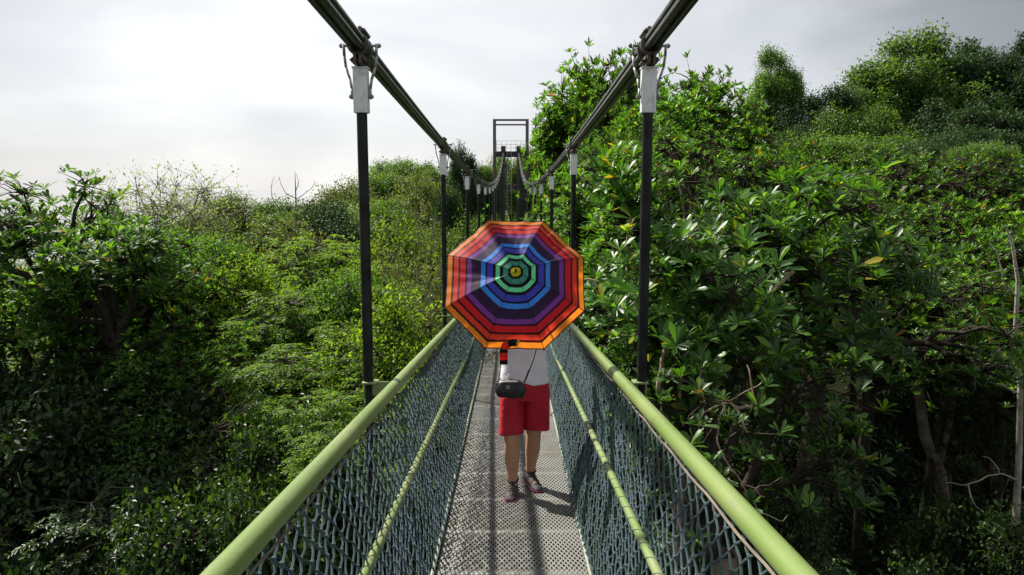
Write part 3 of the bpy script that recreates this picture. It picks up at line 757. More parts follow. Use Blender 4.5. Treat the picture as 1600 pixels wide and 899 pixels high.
mb.tube([(-.055, -.044, .03), (-.058, -.058, -.01), (-.03, -.064, -.038), (.01, -.062, -.03), (.035, -.05, .0), (.040, -.044, .032)], .0045, 8); mb.build('carry_handle', M['bag'], bg_root, True)
q0 = Vector((.092, -.01, .045)); shl = Vector((.12, -.075, 1.27))-BC
mb = MB(); mb.tube([q0, q0.lerp(shl, .1)+Vector((.004, -.015, 0)), q0.lerp(shl, .45)+Vector((.01, -.02, 0)), q0.lerp(shl, .8)+Vector((0, -.03, 0)), Vector((.13, -.02, 1.305))-BC, Vector((.13, .05, 1.28))-BC, Vector((.03, .13, 1.12))-BC, Vector((-.14, .12, .98))-BC, Vector((-.196, .02, .90))-BC, (-.10, -.005, .03)], .0068, 8)
mb.build('shoulder_strap', M['sole'], bg_root, True)
mb = MB()
for s in (-1, 1): mb.tube([(s*.093+.009*math.cos(a), -.008, .048+.009*math.sin(a)) for a in np.linspace(0, 6.283, 9)], .0022, 6)
mb.build('strap_ring', M['galv'], bg_root, True)

# ------------------------------------------------------------------ vegetation
def corridor(P):
    """True where a world point is clear of the walkway"""
    x = P[:, 0]; z = P[:, 2]; y = P[:, 1]
    return (np.abs(x) > .98) | (y > YT+4) | (z < ZC-4.6-.05*np.clip(y, 0, 60))

def leaf_quads(B, D, Nn, Ln, Wd, fold=.18):
    """4-vertex leaves folded along the midrib"""
    D = unit(D); S = unit(np.cross(D, Nn)); U = np.cross(S, D)
    Ln = np.asarray(Ln)[:, None]; Wd = np.asarray(Wd)[:, None]
    tip = B+D*Ln-U*Ln*.12; md = B+D*Ln*.58
    r = md+S*Wd*.5+U*Wd*fold; l = md-S*Wd*.5+U*Wd*fold
    V = np.stack([B, r, tip, l], 1).reshape(-1, 3); b = np.arange(len(B))[:, None]*4
    return V, np.concatenate([b+[0, 1, 2], b+[0, 2, 3]])

def leaf_big(B, D, Nn, Ln, Wd, droop=.25):
    """8-vertex obovate leaves with a bent midrib"""
    D = unit(D); S = unit(np.cross(D, Nn)); U = np.cross(S, D)
    Ln = np.asarray(Ln)[:, None]; Wd = np.asarray(Wd)[:, None]
    dr = np.broadcast_to(np.asarray(droop, float).reshape(-1, 1), Ln.shape)
    def p(t, s, u): return B+D*Ln*t+S*Wd*s+U*(Wd*u-Ln*dr*t*t)
    vs = [p(0, 0, 0), p(.42, .32, .10), p(.78, .5, .12), p(1, 0, 0), p(.78, -.5, .12), p(.42, -.32, .10), p(.42, 0, 0), p(.78, 0, 0)]
    V = np.stack(vs, 1).reshape(-1, 3); b = np.arange(len(B))[:, None]*8
    Q = np.concatenate([b+[1, 2, 7, 6], b+[6, 7, 4, 5]]); T = np.concatenate([b+[0, 1, 6], b+[0, 6, 5], b+[2, 3, 7], b+[7, 3, 4]])
    return V, Q, T

def skeleton(rng, R, H, nl, ns, nt, top_bias=.35, spread=.24, hollow=.55, flat=1.0, lob=.70):
    """limb, bough and twig centres filling an uneven crown. origin = crown base; returns tips, outward dirs and tube batches"""
    c0 = np.array([0, 0, H*.45])
    def rnd_dir(n):
        d = rng.normal(size=(n, 3)); d[:, 2] = d[:, 2]*.8+top_bias; return unit(d)
    lobes = rnd_dir(nl); lob_r = rng.uniform(lob, 1.14, nl)
    d = rnd_dir(ns)
    near = np.argmax(d @ lobes.T, 1)
    d = unit(d*.6+lobes[near]*.55)
    rr = rng.uniform(hollow, 1.0, ns)**.6*lob_r[near]
    sub = c0+d*rr[:, None]*np.array([R, R, H*.52])
    sub[:, 2] = np.maximum(sub[:, 2], H*.03)
    cl = rng.integers(0, ns, nt)
    tip = sub[cl]+np.clip(rng.normal(0, 1, (nt, 3)), -1.7, 1.7)*np.array([R, R, H*.5*flat])*spread
    out = unit((tip-c0)/np.array([R, R, H*.5])+np.array([0, 0, .25]))
    # limbs
    limb_end = np.array([sub[near == k].mean(0) if (near == k).any() else c0+lobes[k]*R*.4 for k in range(nl)])*.62+c0*.2
    start = np.stack([rng.normal(0, .03*R, nl), rng.normal(0, .03*R, nl), rng.uniform(0, H*.28, nl)], -1)
    def curve(a, b, m, sag, j):
        t = np.linspace(0, 1, m)[None, :, None]; L_ = np.linalg.norm(b-a, axis=1)[:, None, None]
        P = a[:, None]*(1-t)+b[:, None]*t; P = P+np.array([0, 0, 1])*sag*L_*np.sin(t*np.pi)*.5
        n = rng.normal(0, 1, P.shape)*j*L_; n[:, 0] = 0; n[:, -1] = 0; return P+n
    r0 = R*.034+.02
    T1 = curve(start, limb_end, 6, -.12, .035); rad1 = np.linspace(r0, r0*.5, 6)[None].repeat(nl, 0)
    T2 = curve(limb_end[near], sub, 5, .10, .045); rad2 = np.linspace(r0*.42, r0*.18, 5)[None].repeat(ns, 0)
    T3 = curve(sub[cl], tip, 4, .12, .05); rad3 = np.linspace(r0*.15, r0*.05, 4)[None].repeat(nt, 0)
    ctr = np.array([[0, 0, -.02*H], [rng.normal(0, .03*R), rng.normal(0, .03*R), H*.15], [rng.normal(0, .05*R), rng.normal(0, .05*R), H*.4], [0, 0, H*.6]])
    return dict(tip=tip, out=out, cl=cl, sub=sub, tubes=[(ctr[None], np.array([[r0*1.25, r0*1.05, r0*.7, r0*.4]]), 9), (T1, rad1, 8), (T2, rad2, 5), (T3, rad3, 3)])

def branch_mesh(sk, m, keep=None, keep_t=None, origin=None, rs=1.0):
    mb = MB()
    for q, (P, r, k) in enumerate(sk['tubes']):
        if keep_t is not None and q == 3: P, r = P[keep_t], r[keep_t]
        if origin is not None and q:
            kk = corridor((P+np.array(origin)).reshape(-1, 3)).reshape(P.shape[:2]).all(1); P, r = P[kk], r[kk]
        if len(P): V, F = tubes(P, r*rs, k); mb.add(V, F)
    me = bpy.data.meshes.new('branches'); V = np.concatenate(mb.v); F = np.concatenate(mb.poly)
    return np_mesh('branches', V, [F], m, True)

def rosettes(rng, tips, dirs, n_leaf, Ln, big, wr=.27):
    sz = np.random.default_rng(len(tips)).uniform(.62, 1.22, len(tips))
    n = len(tips); ax_ = unit(dirs*.5+np.array([0, 0, .85])+rng.normal(0, .22, dirs.shape))
    a1 = unit(np.cross(ax_, rng.normal(size=ax_.shape))); a2 = np.cross(ax_, a1)
    B = []; D = []; Nn = []; LL = []
    for i in range(n_leaf):
        th = i*2.39996+rng.uniform(0, .5, n); el = np.radians(rng.uniform(8, 62, n)*(1-.55*i/n_leaf)+ (34*i/n_leaf))
        rd = a1*np.cos(th)[:, None]+a2*np.sin(th)[:, None]
        d = rd*np.cos(el)[:, None]+ax_*np.sin(el)[:, None]
        B.append(tips+ax_*(.03*i/n_leaf)+rd*.006); D.append(d); Nn.append(ax_-d*np.sum(ax_*d, 1)[:, None]+rng.normal(0, .12, d.shape)); LL.append(Ln*sz*rng.uniform(.6, 1.12, n)*(1-.25*i/n_leaf))
    B, D, Nn, LL = map(np.concatenate, (B, D, Nn, LL))
    if big: return leaf_big(B, D, Nn, LL, LL*wr*1.1, rng.uniform(.05, .35, len(B)))
    V, T = leaf_quads(B, D, Nn, LL, LL*wr*1.15); return V, None, T

def crown_rosette(name, seed, R, H, nl, ns, nt, n_leaf, Ln, m, big=False, origin=None, **kw):
    rng = np.random.default_rng(seed); sk = skeleton(rng, R, H, nl, ns, nt, **kw)
    tip, out = sk['tip'], sk['out']; keep = None
    if origin is not None:
        keep = corridor(tip+np.array(origin)); tip, out = tip[keep], out[keep]
    V, Q, T = rosettes(rng, tip, out, n_leaf, Ln, big)
    me = np_mesh(name, V, [x for x in (Q, T) if x is not None], m, big)
    return me, branch_mesh(sk, M['bark'], keep_t=keep, origin=origin)

def crown_spray(name, seed, R, H, nl, ns, nt, m, Ln=.085, per=14, tw=.42, origin=None, **kw):
    """flat layered sprays of small leaves on horizontal twigs"""
    rng = np.random.default_rng(seed); sk = skeleton(rng, R, H, nl, ns, nt, **kw)
    tip, out = sk['tip'], sk['out']; keep = None
    if origin is not None: keep = corridor(tip+np.array(origin)); tip, out = tip[keep], out[keep]
    n = len(tip); B = []; D = []; Nn = []; LL = []
    hd = out.copy(); hd[:, 2] *= .12; hd = unit(hd+rng.normal(0, .45, hd.shape)*np.array([1, 1, .18]))
    for f in (-.7, 0, .7):
        c, s = math.cos(f), math.sin(f)
        d = np.stack([hd[:, 0]*c-hd[:, 1]*s, hd[:, 0]*s+hd[:, 1]*c, hd[:, 2]], -1); sd_ = unit(np.cross(d, [0, 0, 1.]))
        for i in range(per):
            t = (i//2+1)/(per/2); sg = 1 if i % 2 else -1
            p = tip+d*tw*t*(1 if f == 0 else .75)-np.array([0, 0, 1])*tw*.22*t*t
            B.append(p); D.append(unit(d*.55+sd_*sg*.8+rng.normal(0, .18, d.shape)+np.array([0, 0, -.12]))); Nn.append(np.array([0, 0, 1.])+rng.normal(0, .30, d.shape)); LL.append(Ln*rng.uniform(.7, 1.2, n))
    B, D, Nn, LL = map(np.concatenate, (B, D, Nn, LL))
    V, T = leaf_quads(B, D, Nn, LL, LL*.46, .08)
    return np_mesh(name, V, [T], m), branch_mesh(sk, M['twig'], keep_t=keep, origin=origin)

def crown_dense(name, seed, R, H, nl, ns, nt, per, Ln, m, puff=.16, origin=None, bark='bark', wr=.55, rs=1.0, **kw):
    rng = np.random.default_rng(seed); sk = skeleton(rng, R, H, nl, ns, nt, **kw)
    tip, out = sk['tip'], sk['out']; keep = None
    if origin is not None: keep = corridor(tip+np.array(origin)); tip, out = tip[keep], out[keep]
    n = len(tip)*per; t = np.repeat(tip, per, 0)+np.clip(rng.normal(0, 1, (n, 3)), -1.8, 1.8)*puff; o = np.repeat(out, per, 0)
    D = unit(o*.5+rng.normal(0, .8, (n, 3))+np.array([0, 0, -.15])); Nn = o*.5+np.array([0, 0, .7])+rng.normal(0, .45, (n, 3)); LL = Ln*rng.uniform(.6, 1.3, n)
    V, T = leaf_quads(t, D, Nn, LL, LL*wr, .12)
    return np_mesh(name, V, [T], m), branch_mesh(sk, M[bark], keep_t=keep, origin=origin, rs=rs)

def trunk_mesh(x, y, z0, z1, r, seed, m):
    """leaning, tapered bole from the ground (world z0) to the crown base"""
    rng = np.random.default_rng(seed); n = 12; t = np.linspace(0, 1, n); h = z1-z0
    ox = rng.normal(0, .035*h)*(1-t)**1.3+.012*h*np.sin(t*5+seed); oy = rng.normal(0, .03*h)*(1-t)**1.3
    P = np.stack([ox, oy, (t-1)*h], -1); rad = r*(1+.55*np.exp(-t*14)+.55*(1-t))
    V, F = tubes(P[None], rad[None], 12); 
    return np_mesh('trunk', V, [F], m, True)

PROTO = {}
def proto(k):
    if k in PROTO: return PROTO[k]
    f = {
        'ros_mid0': lambda: ((2.8, 3.4), crown_rosette('crown', 21, 2.8, 3.4, 9, 60, 1000, 10, .21, M['leaf_mid'], spread=.17)),
        'ros_mid1': lambda: ((3.0, 3.4), crown_rosette('crown', 22, 3.0, 3.4, 10, 70, 1250, 10, .20, M['leaf_glossy'], spread=.16)),
        'ros_mid2': lambda: ((3.2, 3.8), crown_rosette('crown', 23, 3.2, 3.8, 11, 80, 1400, 10, .19, M['leaf_glossy'], spread=.15)),
        'ros_far': lambda: ((4.0, 5.0), crown_rosette('crown', 24, 4.0, 5.0, 12, 90, 1700, 10, .30, M['leaf_mid'], spread=.15)),
        'spray0': lambda: ((2.6, 3.6), crown_spray('crown', 31, 2.6, 3.6, 9, 50, 850, M['leaf_bright'], flat=.6, spread=.15, lob=.5)),
        'spray1': lambda: ((2.8, 4.2), crown_spray('crown', 32, 2.8, 4.2, 10, 60, 1000, M['leaf_bright'], flat=.55, spread=.14, lob=.5)),
        'dense0': lambda: ((3.6, 5.0), crown_dense('crown', 41, 3.6, 5.0, 13, 110, 1600, 20, .165, M['leaf_far'], .22, spread=.12)),
        'dense1': lambda: ((3.8, 6.0), crown_dense('crown', 42, 3.8, 6.0, 12, 100, 1600, 20, .165, M['leaf_far'], .24, spread=.13)),
        'dense2': lambda: ((3.6, 5.2), crown_dense('crown', 43, 3.6, 5.2, 14, 120, 1700, 20, .165, M['leaf_dark'], .21, spread=.11)),
        'tall': lambda: ((3.4, 9.0), crown_dense('crown', 44, 3.4, 9.0, 18, 150, 2200, 21, .18, M['leaf_far'], .25, spread=.085, hollow=.4, lob=.5)),
        'tall_dark': lambda: ((3.4, 9.0), crown_dense('crown', 45, 3.4, 9.0, 20, 160, 2200, 21, .18, M['leaf_dark'], .24, spread=.085, hollow=.4, lob=.5)),
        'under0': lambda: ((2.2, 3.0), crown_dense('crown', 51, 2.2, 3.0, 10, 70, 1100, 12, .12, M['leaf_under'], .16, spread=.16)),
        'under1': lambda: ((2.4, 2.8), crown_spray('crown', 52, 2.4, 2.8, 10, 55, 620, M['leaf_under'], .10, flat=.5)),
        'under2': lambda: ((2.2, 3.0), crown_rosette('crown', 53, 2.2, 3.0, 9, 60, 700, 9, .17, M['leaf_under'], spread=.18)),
        'pale': lambda: ((3.0, 4.2), crown_dense('crown', 61, 3.0, 4.2, 8, 60, 900, 4, .085, M['leaf_pale'], .10, bark='stem_pale', rs=.45, spread=.16, hollow=.3, top_bias=.8)),
        'lime': lambda: ((2.2, 3.6), crown_dense('crown', 63, 2.2, 3.6, 10, 70, 1000, 13, .10, M['leaf_lime'], .15, spread=.12, lob=.5)),
        'green': lambda: ((2.2, 3.8), crown_dense('crown', 64, 2.2, 3.8, 10, 80, 1100, 14, .10, M['leaf_mid'], .15, spread=.12, lob=.5)),
        'gloom': lambda: ((3.0, 6.0), crown_dense('crown', 66, 3.0, 6.0, 10, 100, 1300, 12, .16, M['leaf_shade_dark'], .22, spread=.13)),  # crown with the hollow's shade painted into its leaves
        'olive': lambda: ((3.0, 4.6), crown_dense('crown', 62, 3.0, 4.6, 12, 90, 1400, 13, .15, M['leaf_olive'], .22, spread=.13)),
    }[k]
    PROTO[k] = f(); return PROTO[k]

NAMES = dict(ros='broadleaf_tree', spr='light_leaved_tree', den='forest_tree', tal='tall_tree', und='understory_tree', lim='light_leaved_tree', gre='forest_tree', pal='sparse_tree', oli='olive_tree', glo='understory_tree')
_n = [0]
def tree(kind, px, py, d, R, H, label, group, cat='tree', bark='bark', tr=None, rz=None, name=None, low=0):
    """kind's crown, its top seen at photo pixel (px,py) from distance d; real radius R and crown height H"""
    _n[0] = sum((i+1)*ord(c) for i, c in enumerate(label)) % 9973; rng = random.Random(_n[0]*7+3)
    top = at(px, py, d); x, y = top.x, top.y; z1 = top.z-H*.96; z0 = gz(x, y)-.3
    if z1-z0 < .8: z1 = z0+.8
    (R0, H0), (cm, bm2) = proto(kind)
    nm_ = name or NAMES[kind[:3]]
    rt = tag(empty(nm_, (x, y, z0), 0), label, cat, group)
    for me, n2 in ((cm, 'crown'), (bm2, 'branches')):
        o = link(n2, me, rt, (0, 0, z1-z0)); o.scale = (R/R0, R/R0, H/H0)
        o.rotation_euler.z = rng.uniform(0, 6.28) if rz is None else rz
        if rz is None: rz = o.rotation_euler.z
    r = tr or max(.07, .035*R+.02)
    link('trunk', trunk_mesh(x, y, z0, z1, r, _n[0], M[bark]), rt, (0, 0, z1-z0))
    return rt

def hero(kind, px, py, d, R, H, seed, label, group, tr=.12, bark='bark_pale', nl=9, ns=60, nt=900, nleaf=11, Ln=.17, m='leaf_glossy', big=True, dx=0, **kw):
    """a near tree with its own crown, cut back along the walkway"""
    top = at(px, py, d); x, y = top.x+dx, top.y; z1 = top.z-H*.96; z0 = gz(x, y)-.3
    org = (x, y, z1)
    if kind == 'ros': cm, bm2 = crown_rosette('crown', seed, R, H, nl, ns, nt, nleaf, Ln, M[m], big, org, **kw)
    elif kind == 'spr': cm, bm2 = crown_spray('crown', seed, R, H, nl, ns, nt, M[m], Ln, origin=org, **kw)
    else: cm, bm2 = crown_dense('crown', seed, R, H, nl, ns, nt, nleaf, Ln, M[m], origin=org, **kw)
    rt = tag(empty(NAMES[kind], (x, y, z0)), label, 'tree', group)
    link('crown', cm, rt, (0, 0, z1-z0)); link('branches', bm2, rt, (0, 0, z1-z0))
    link('trunk', trunk_mesh(x, y, z0, z1, tr, seed, M[bark]), rt, (0, 0, z1-z0))
    return rt

G1 = 'glossy broadleaf trees beside the bridge'
hero('ros', 1110, 268, 8.6, 2.1, 2.6, 101, 'glossy tree just behind the near black hanger on the right, with big upright leaf rosettes', G1, bark='bark', ns=80, nt=1050, Ln=.21, spread=.14)
hero('ros', 1290, 318, 9.6, 2.1, 2.4, 102, 'glossy tree whose leaf tips rise right of the near hanger over a dark hollow', G1, bark='bark', ns=70, nt=900, Ln=.20, spread=.14)
hero('ros', 1010, 430, 8.0, 1.15, 2.2, 103, 'low glossy tree squeezed between the umbrella and the near hanger on the right', G1, ns=40, nt=420, Ln=.17, spread=.2, dx=.4)
hero('ros', 1100, 520, 6.6, 1.25, 2.2, 104, 'glossy sapling with open rosettes and bare forks below the right handrail', G1, ns=34, nt=230, Ln=.15, spread=.2, dx=.15)
GB = 'trees added beneath the bridge deck to shade the hollow'  # added crowns that block sun through the bridge gap
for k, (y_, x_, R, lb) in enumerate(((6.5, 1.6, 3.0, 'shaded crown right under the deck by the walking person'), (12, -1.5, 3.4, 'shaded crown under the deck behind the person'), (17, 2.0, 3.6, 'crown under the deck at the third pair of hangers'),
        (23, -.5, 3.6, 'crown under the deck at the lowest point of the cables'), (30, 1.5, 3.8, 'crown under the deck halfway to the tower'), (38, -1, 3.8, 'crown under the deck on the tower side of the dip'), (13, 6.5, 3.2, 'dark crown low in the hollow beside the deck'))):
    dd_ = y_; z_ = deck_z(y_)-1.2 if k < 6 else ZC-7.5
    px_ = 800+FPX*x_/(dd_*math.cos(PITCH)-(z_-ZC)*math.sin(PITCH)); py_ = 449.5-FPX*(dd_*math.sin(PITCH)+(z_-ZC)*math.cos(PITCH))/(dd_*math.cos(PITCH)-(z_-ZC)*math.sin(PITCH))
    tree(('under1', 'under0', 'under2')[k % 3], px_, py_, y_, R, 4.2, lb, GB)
hero('ros', 960, 250, 14, 1.9, 5.0, 105, 'glossy tree with yellow-tinged leaves behind the second right hanger', G1, bark='bark', ns=90, nt=1300, Ln=.21, nleaf=10, spread=.14, dx=.3)
G2 = 'large broadleaf trees on the right of the bridge'
hero('ros', 905, 112, 31, 3.9, 11.5, 106, 'tallest broadleaf tree right of the tower, branches reaching in front of its portal', G2, tr=.2, bark='bark', ns=190, nt=2600, Ln=.36, nleaf=11, m='leaf_mid', big=False, spread=.10, nl=16, dx=.6)
hero('ros', 1058, 118, 24, 3.2, 9.0, 107, 'round topped broadleaf tree against the sky behind the near right hanger', G2, tr=.2, bark='bark', ns=190, nt=2900, Ln=.29, nleaf=11, big=False, spread=.10, nl=16)
tree('ros_far', 1150, 205, 23, 2.8, 5.5, 'broadleaf tree sloping down from the round top toward the emergent tree', G2, rz=1.)
tree('ros_far', 1012, 128, 28, 3.0, 8.5, 'broadleaf tree joining the tallest one to the round topped one', G2, rz=2.)
tree('ros_far', 958, 112, 30, 3.2, 9.0, 'crown filling the skyline between the tallest broadleaf tree and its neighbour', G2, rz=4.)
tree('ros_far', 1098, 132, 26, 2.9, 7.0, 'last high broadleaf crown before the skyline drops toward the emergent tree', G2, rz=5.)
tree('ros_far', 1000, 108, 27, 2.6, 7.5, 'crown directly behind the near right white sleeve, level with its neighbours', G2, rz=2.7)
tree('ros_mid2', 1090, 215, 15.5, 2.6, 3.6, 'dark broadleaf tree directly above the near glossy rosettes', G2)
tree('ros_mid1', 985, 200, 20, 2.4, 4.2, 'broadleaf tree filling the gap between second and first right hangers', G2)
tree('ros_mid2', 1240, 270, 17, 2.6, 3.4, 'broadleaf tree below the dark notch of the skyline', G2)
G3 = 'broadleaf canopy below the right hill'
for k, (px, py, d, R, H, lb) in enumerate((
        (1345, 262, 23, 3.3, 3.6, 'canopy tree in the back row just below the sunlit slope'),
        (1450, 246, 22, 3.3, 3.6, 'highest tree of the broadleaf canopy below the wooded hill'),
        (1575, 262, 20, 3.2, 3.6, 'back row canopy tree at the right border under two light green bushes'),
        (1400, 318, 16, 2.5, 3.0, 'middle row canopy tree with small glossy rosettes beside the near tree'),
        (1515, 335, 15, 2.6, 3.2, 'middle row canopy tree above the bare pale branches'),
        (1600, 345, 14, 2.4, 3.2, 'middle row canopy tree cut by the right border'),
        (1385, 400, 12.5, 1.9, 2.4, 'lower canopy tree next to the near glossy tree at mid height'),
        (1480, 425, 12, 2.0, 2.2, 'lower canopy tree whose edge overhangs the dark hollow and pale trunks'),
        (1600, 440, 11, 1.8, 2.2, 'lowest canopy tree behind the bare pale trunk at the right border'))):
    tree(('ros_mid1', 'ros_mid2', 'ros_mid1')[k % 3], px, py, d, R, H, lb, G3, bark='bark', tr=.07)

G4 = 'trees on the wooded hill to the right'
for k, (kd, px, py, d, R, H, lb) in enumerate((
        ('tall', 1214, 82, 52, 2.4, 7.0, 'lone emergent tree with a domed crown standing clear against the sky'),
        ('dense2', 1275, 146, 50, 3.2, 5.2, 'low dark tree in the notch between the emergent tree and the hill'),
        ('dense2', 1232, 200, 46, 2.6, 5.0, 'dark tree at the foot of the lone emergent tree'),
        ('dense0', 1338, 140, 54, 1.7, 3.6, 'small round tree on the skyline at the start of the slope'),
        ('tall', 1425, 58, 56, 5.0, 12, 'big broad tree with brownish top at the left end of the hilltop'),
        ('tall', 1375, 112, 55, 3.6, 9, 'side tree leaning out below the broad brown topped tree'),
        ('tall_dark', 1488, 52, 58, 4.6, 12, 'tall dark tree in the middle of the hilltop'),
        ('tall_dark', 1530, 84, 58, 4.2, 10, 'lower dark tree between the middle one and the narrow one on the hilltop'),
        ('tall_dark', 1565, 50, 57, 3.0, 11, 'narrow dark spire-like tree on the hilltop'),
        ('tall_dark', 1604, 74, 55, 4.6, 11, 'dark hilltop tree cut by the right border'),
        ('tall_dark', 1465, 140, 52, 4.0, 9, 'dark shaded tree under the hilltop crowns'),
        ('tall_dark', 1550, 150, 52, 4.0, 8, 'blackish shaded tree under the narrow spire-like tree'),
        ('dense1', 1340, 172, 48, 3.4, 5.6, 'sunlit light green tree high on the open slope'),
        ('dense0', 1300, 212, 45, 3.2, 4.6, 'sunlit tree low on the open slope beside the dark notch'),
        ('dense0', 1375, 214, 43, 3.2, 4.2, 'rounded bright tree at the bottom of the sunlit slope'),
        ('dense2', 1470, 206, 42, 3.0, 4.0, 'grey-green bushy tree at the foot of the shaded hillside'),
        ('dense2', 1580, 170, 44, 3.6, 6.0, 'dark tree low on the hillside at the right border'),
        ('dense0', 1530, 232, 36, 1.6, 2.4, 'smaller of two light green bushes on top of the canopy'),
        ('dense0', 1562, 226, 35, 1.6, 2.6, 'larger of two light green bushes on top of the canopy'),
        ('dense2', 1190, 250, 40, 3.4, 5.0, 'dark tree behind the broadleaf trees under the emergent tree'),
        ('dense2', 1440, 225, 40, 3.4, 4.0, 'dark low tree behind the highest canopy tree'))):
    tree(kd, px, py, d, R, H, lb, G4)

G5 = 'trees at the left edge of the valley'
hero('ros', 70, 268, 12.5, 1.9, 2.7, 110, 'broadleaf tree with dark forked limbs at the left border, sky showing through', G5, tr=.13, bark='bark', ns=55, nt=480, Ln=.21, nleaf=10, m='leaf_mid', spread=.14)
hero('ros', 170, 345, 11.5, 1.5, 2.2, 111, 'glossy broadleaf tree stepping down from the left border tree', G5, tr=.10, bark='bark', ns=60, nt=620, Ln=.20, nleaf=10, m='leaf_mid', spread=.14)
tree('ros_mid0', 20, 430, 12, 1.9, 2.6, 'broadleaf tree low at the left border under the forked limbs', G5)
tree('ros_mid0', 245, 430, 13, 1.9, 2.4, 'broadleaf tree with spreading bare limbs below its crown', G5, tr=.12)
tree('ros_mid0', 345, 480, 12, 1.6, 2.0, 'small broadleaf tree in front of the bright layered trees', G5)
tree('pale', 232, 262, 21, 3.0, 5.0, 'wispy thin tree with pale sparse leaves against the sky', G5, tr=.09, bark='twig')
G6 = 'bright layered trees left of the bridge'
for k, (px, py, d, R, H, lb) in enumerate((
        (300, 372, 19, 3.0, 4.4, 'bright layered tree behind the small broadleaf tree'),
        (395, 398, 17, 2.8, 4.4, 'mid green tree midway between left border and near hanger'),
        (480, 372, 18, 2.8, 4.6, 'bright layered tree in front of the dark round tree'),
        (548, 355, 16.5, 2.2, 4.4, 'tallest bright layered tree beside the near left hanger'),
        (610, 382, 18, 2.2, 4.0, 'lime green tree between the near left hanger and the grey thicket'),
        (430, 455, 12.5, 2.0, 3.2, 'bright layered tree in the second row with yellow-green sprays'),
        (525, 440, 12, 1.9, 3.4, 'bright layered tree whose sprays pass behind the near left hanger'),
        (610, 492, 11, 1.4, 3.0, 'yellow-green tree just beyond the left handrail'),
        (350, 540, 11, 1.9, 2.8, 'lower green tree fading into the shaded gully'),
        (520, 560, 9.5, 1.5, 2.6, 'lower layered tree close above the left handrail'),
        (120, 470, 17, 2.6, 3.4, 'layered tree seen between the forked limbs at the left'))):
    tree(('spray0', 'green', 'spray1', 'spray0', 'lime', 'spray1', 'spray0', 'lime', 'green', 'spray1', 'spray0')[k], px, py, d, R, H, lb, G6, bark='stem_pale', tr=.06)
for kd, px, py, d, R, H, lb in (('green', 322, 350, 15, 1.5, 2.8, 'rounded mid green tree standing above the layered trees near the wispy tree'),
        ('olive', 452, 352, 21, 1.9, 3.4, 'olive rounded tree just below the dark round tree'), ('ros_mid0', 268, 372, 13.5, 1.5, 2.4, 'broadleaf tree at the foot of the wispy tree'),
        ('green', 565, 412, 12.5, 1.1, 2.6, 'narrow mid green tree right behind the near left hanger'), ('lime', 395, 430, 13, 1.3, 2.6, 'light green rounded tree in the middle of the layered trees')):
    tree(kd, px, py, d, R, H, lb, G6, bark='stem_pale', tr=.06)
G7 = 'trees on the far left slope'
for k, (kd, px, py, d, R, H, lb) in enumerate((
        ('dense0', 300, 345, 40, 2.4, 4.0, 'small pale tree at the left start of the far slope'),
        ('olive', 352, 312, 44, 2.8, 4.6, 'yellowish tree on the skyline next to the wispy tree'),
        ('dense1', 402, 312, 46, 3.0, 5.0, 'grey-green round tree on the skyline left of the dead snag'),
        ('dense0', 442, 338, 40, 2.6, 4.6, 'mid green tree under the dead snag'),
        ('dense2', 492, 322, 30, 2.5, 3.8, 'dark round tree standing out of the far slope'),
        ('dense2', 442, 372, 27, 1.9, 3.2, 'dark green rounded tree left of and below the dark round one'),
        ('olive', 525, 292, 52, 3.2, 5.0, 'flat topped pale tree on the skyline'),
        ('olive', 565, 296, 46, 2.6, 4.4, 'brownish yellow tree behind the near left hanger'),
        ('dense1', 600, 272, 56, 3.2, 5.0, 'leafy tree rising right of the near left hanger'),
        ('dense0', 640, 254, 60, 3.4, 5.0, 'highest rounded tree on the far left ridge'),
        ('dense1', 690, 262, 58, 3.0, 5.0, 'ridge tree behind the second left hanger'),
        ('olive', 662, 280, 45, 2.4, 4.4, 'round light olive tree in front of the ridge'),
        ('dense0', 600, 318, 42, 3.0, 4.6, 'shadowed tree below the ridge beside the hanger'),
        ('dense2', 736, 236, 50, 1.5, 7.0, 'dark upright tree just left of the tower'),
        ('dense2', 708, 300, 40, 1.6, 6.0, 'dark tree behind the row of left hangers'),
        ('dense0', 757, 262, 86, 2.6, 6.0, 'tree seen between the left hangers and the tower'),
        ('dense0', 800, 246, 92, 3.4, 8.0, 'green tree framed by the tower legs'),
        ('dense1', 838, 232, 88, 3.2, 9.0, 'green tree behind the right post of the tower'),
        ('dense1', 700, 360, 26, 1.9, 4.4, 'rounded tree close left of the umbrella'),
        ('olive', 520, 345, 34, 2.8, 4.0, 'olive tree between the dark round tree and the near hanger'),
        ('dense1', 560, 330, 38, 2.8, 4.4, 'green tree crossing behind the near left hanger'))):
    tree(kd, px, py, d, R, H, lb, G7)
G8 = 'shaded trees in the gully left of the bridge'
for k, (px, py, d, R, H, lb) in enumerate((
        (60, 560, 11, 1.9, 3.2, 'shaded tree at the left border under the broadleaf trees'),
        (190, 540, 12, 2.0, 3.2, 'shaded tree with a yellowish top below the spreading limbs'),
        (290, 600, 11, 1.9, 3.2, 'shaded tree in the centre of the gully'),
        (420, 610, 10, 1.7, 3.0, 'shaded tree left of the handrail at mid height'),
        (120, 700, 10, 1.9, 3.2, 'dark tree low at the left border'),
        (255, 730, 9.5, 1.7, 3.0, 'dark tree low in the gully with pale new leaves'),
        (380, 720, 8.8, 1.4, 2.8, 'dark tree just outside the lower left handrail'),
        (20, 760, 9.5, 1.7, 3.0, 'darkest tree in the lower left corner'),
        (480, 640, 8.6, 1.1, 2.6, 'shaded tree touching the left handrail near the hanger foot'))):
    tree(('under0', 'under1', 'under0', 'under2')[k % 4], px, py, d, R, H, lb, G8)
G9 = 'shaded trees in the dark hollow right of the bridge'
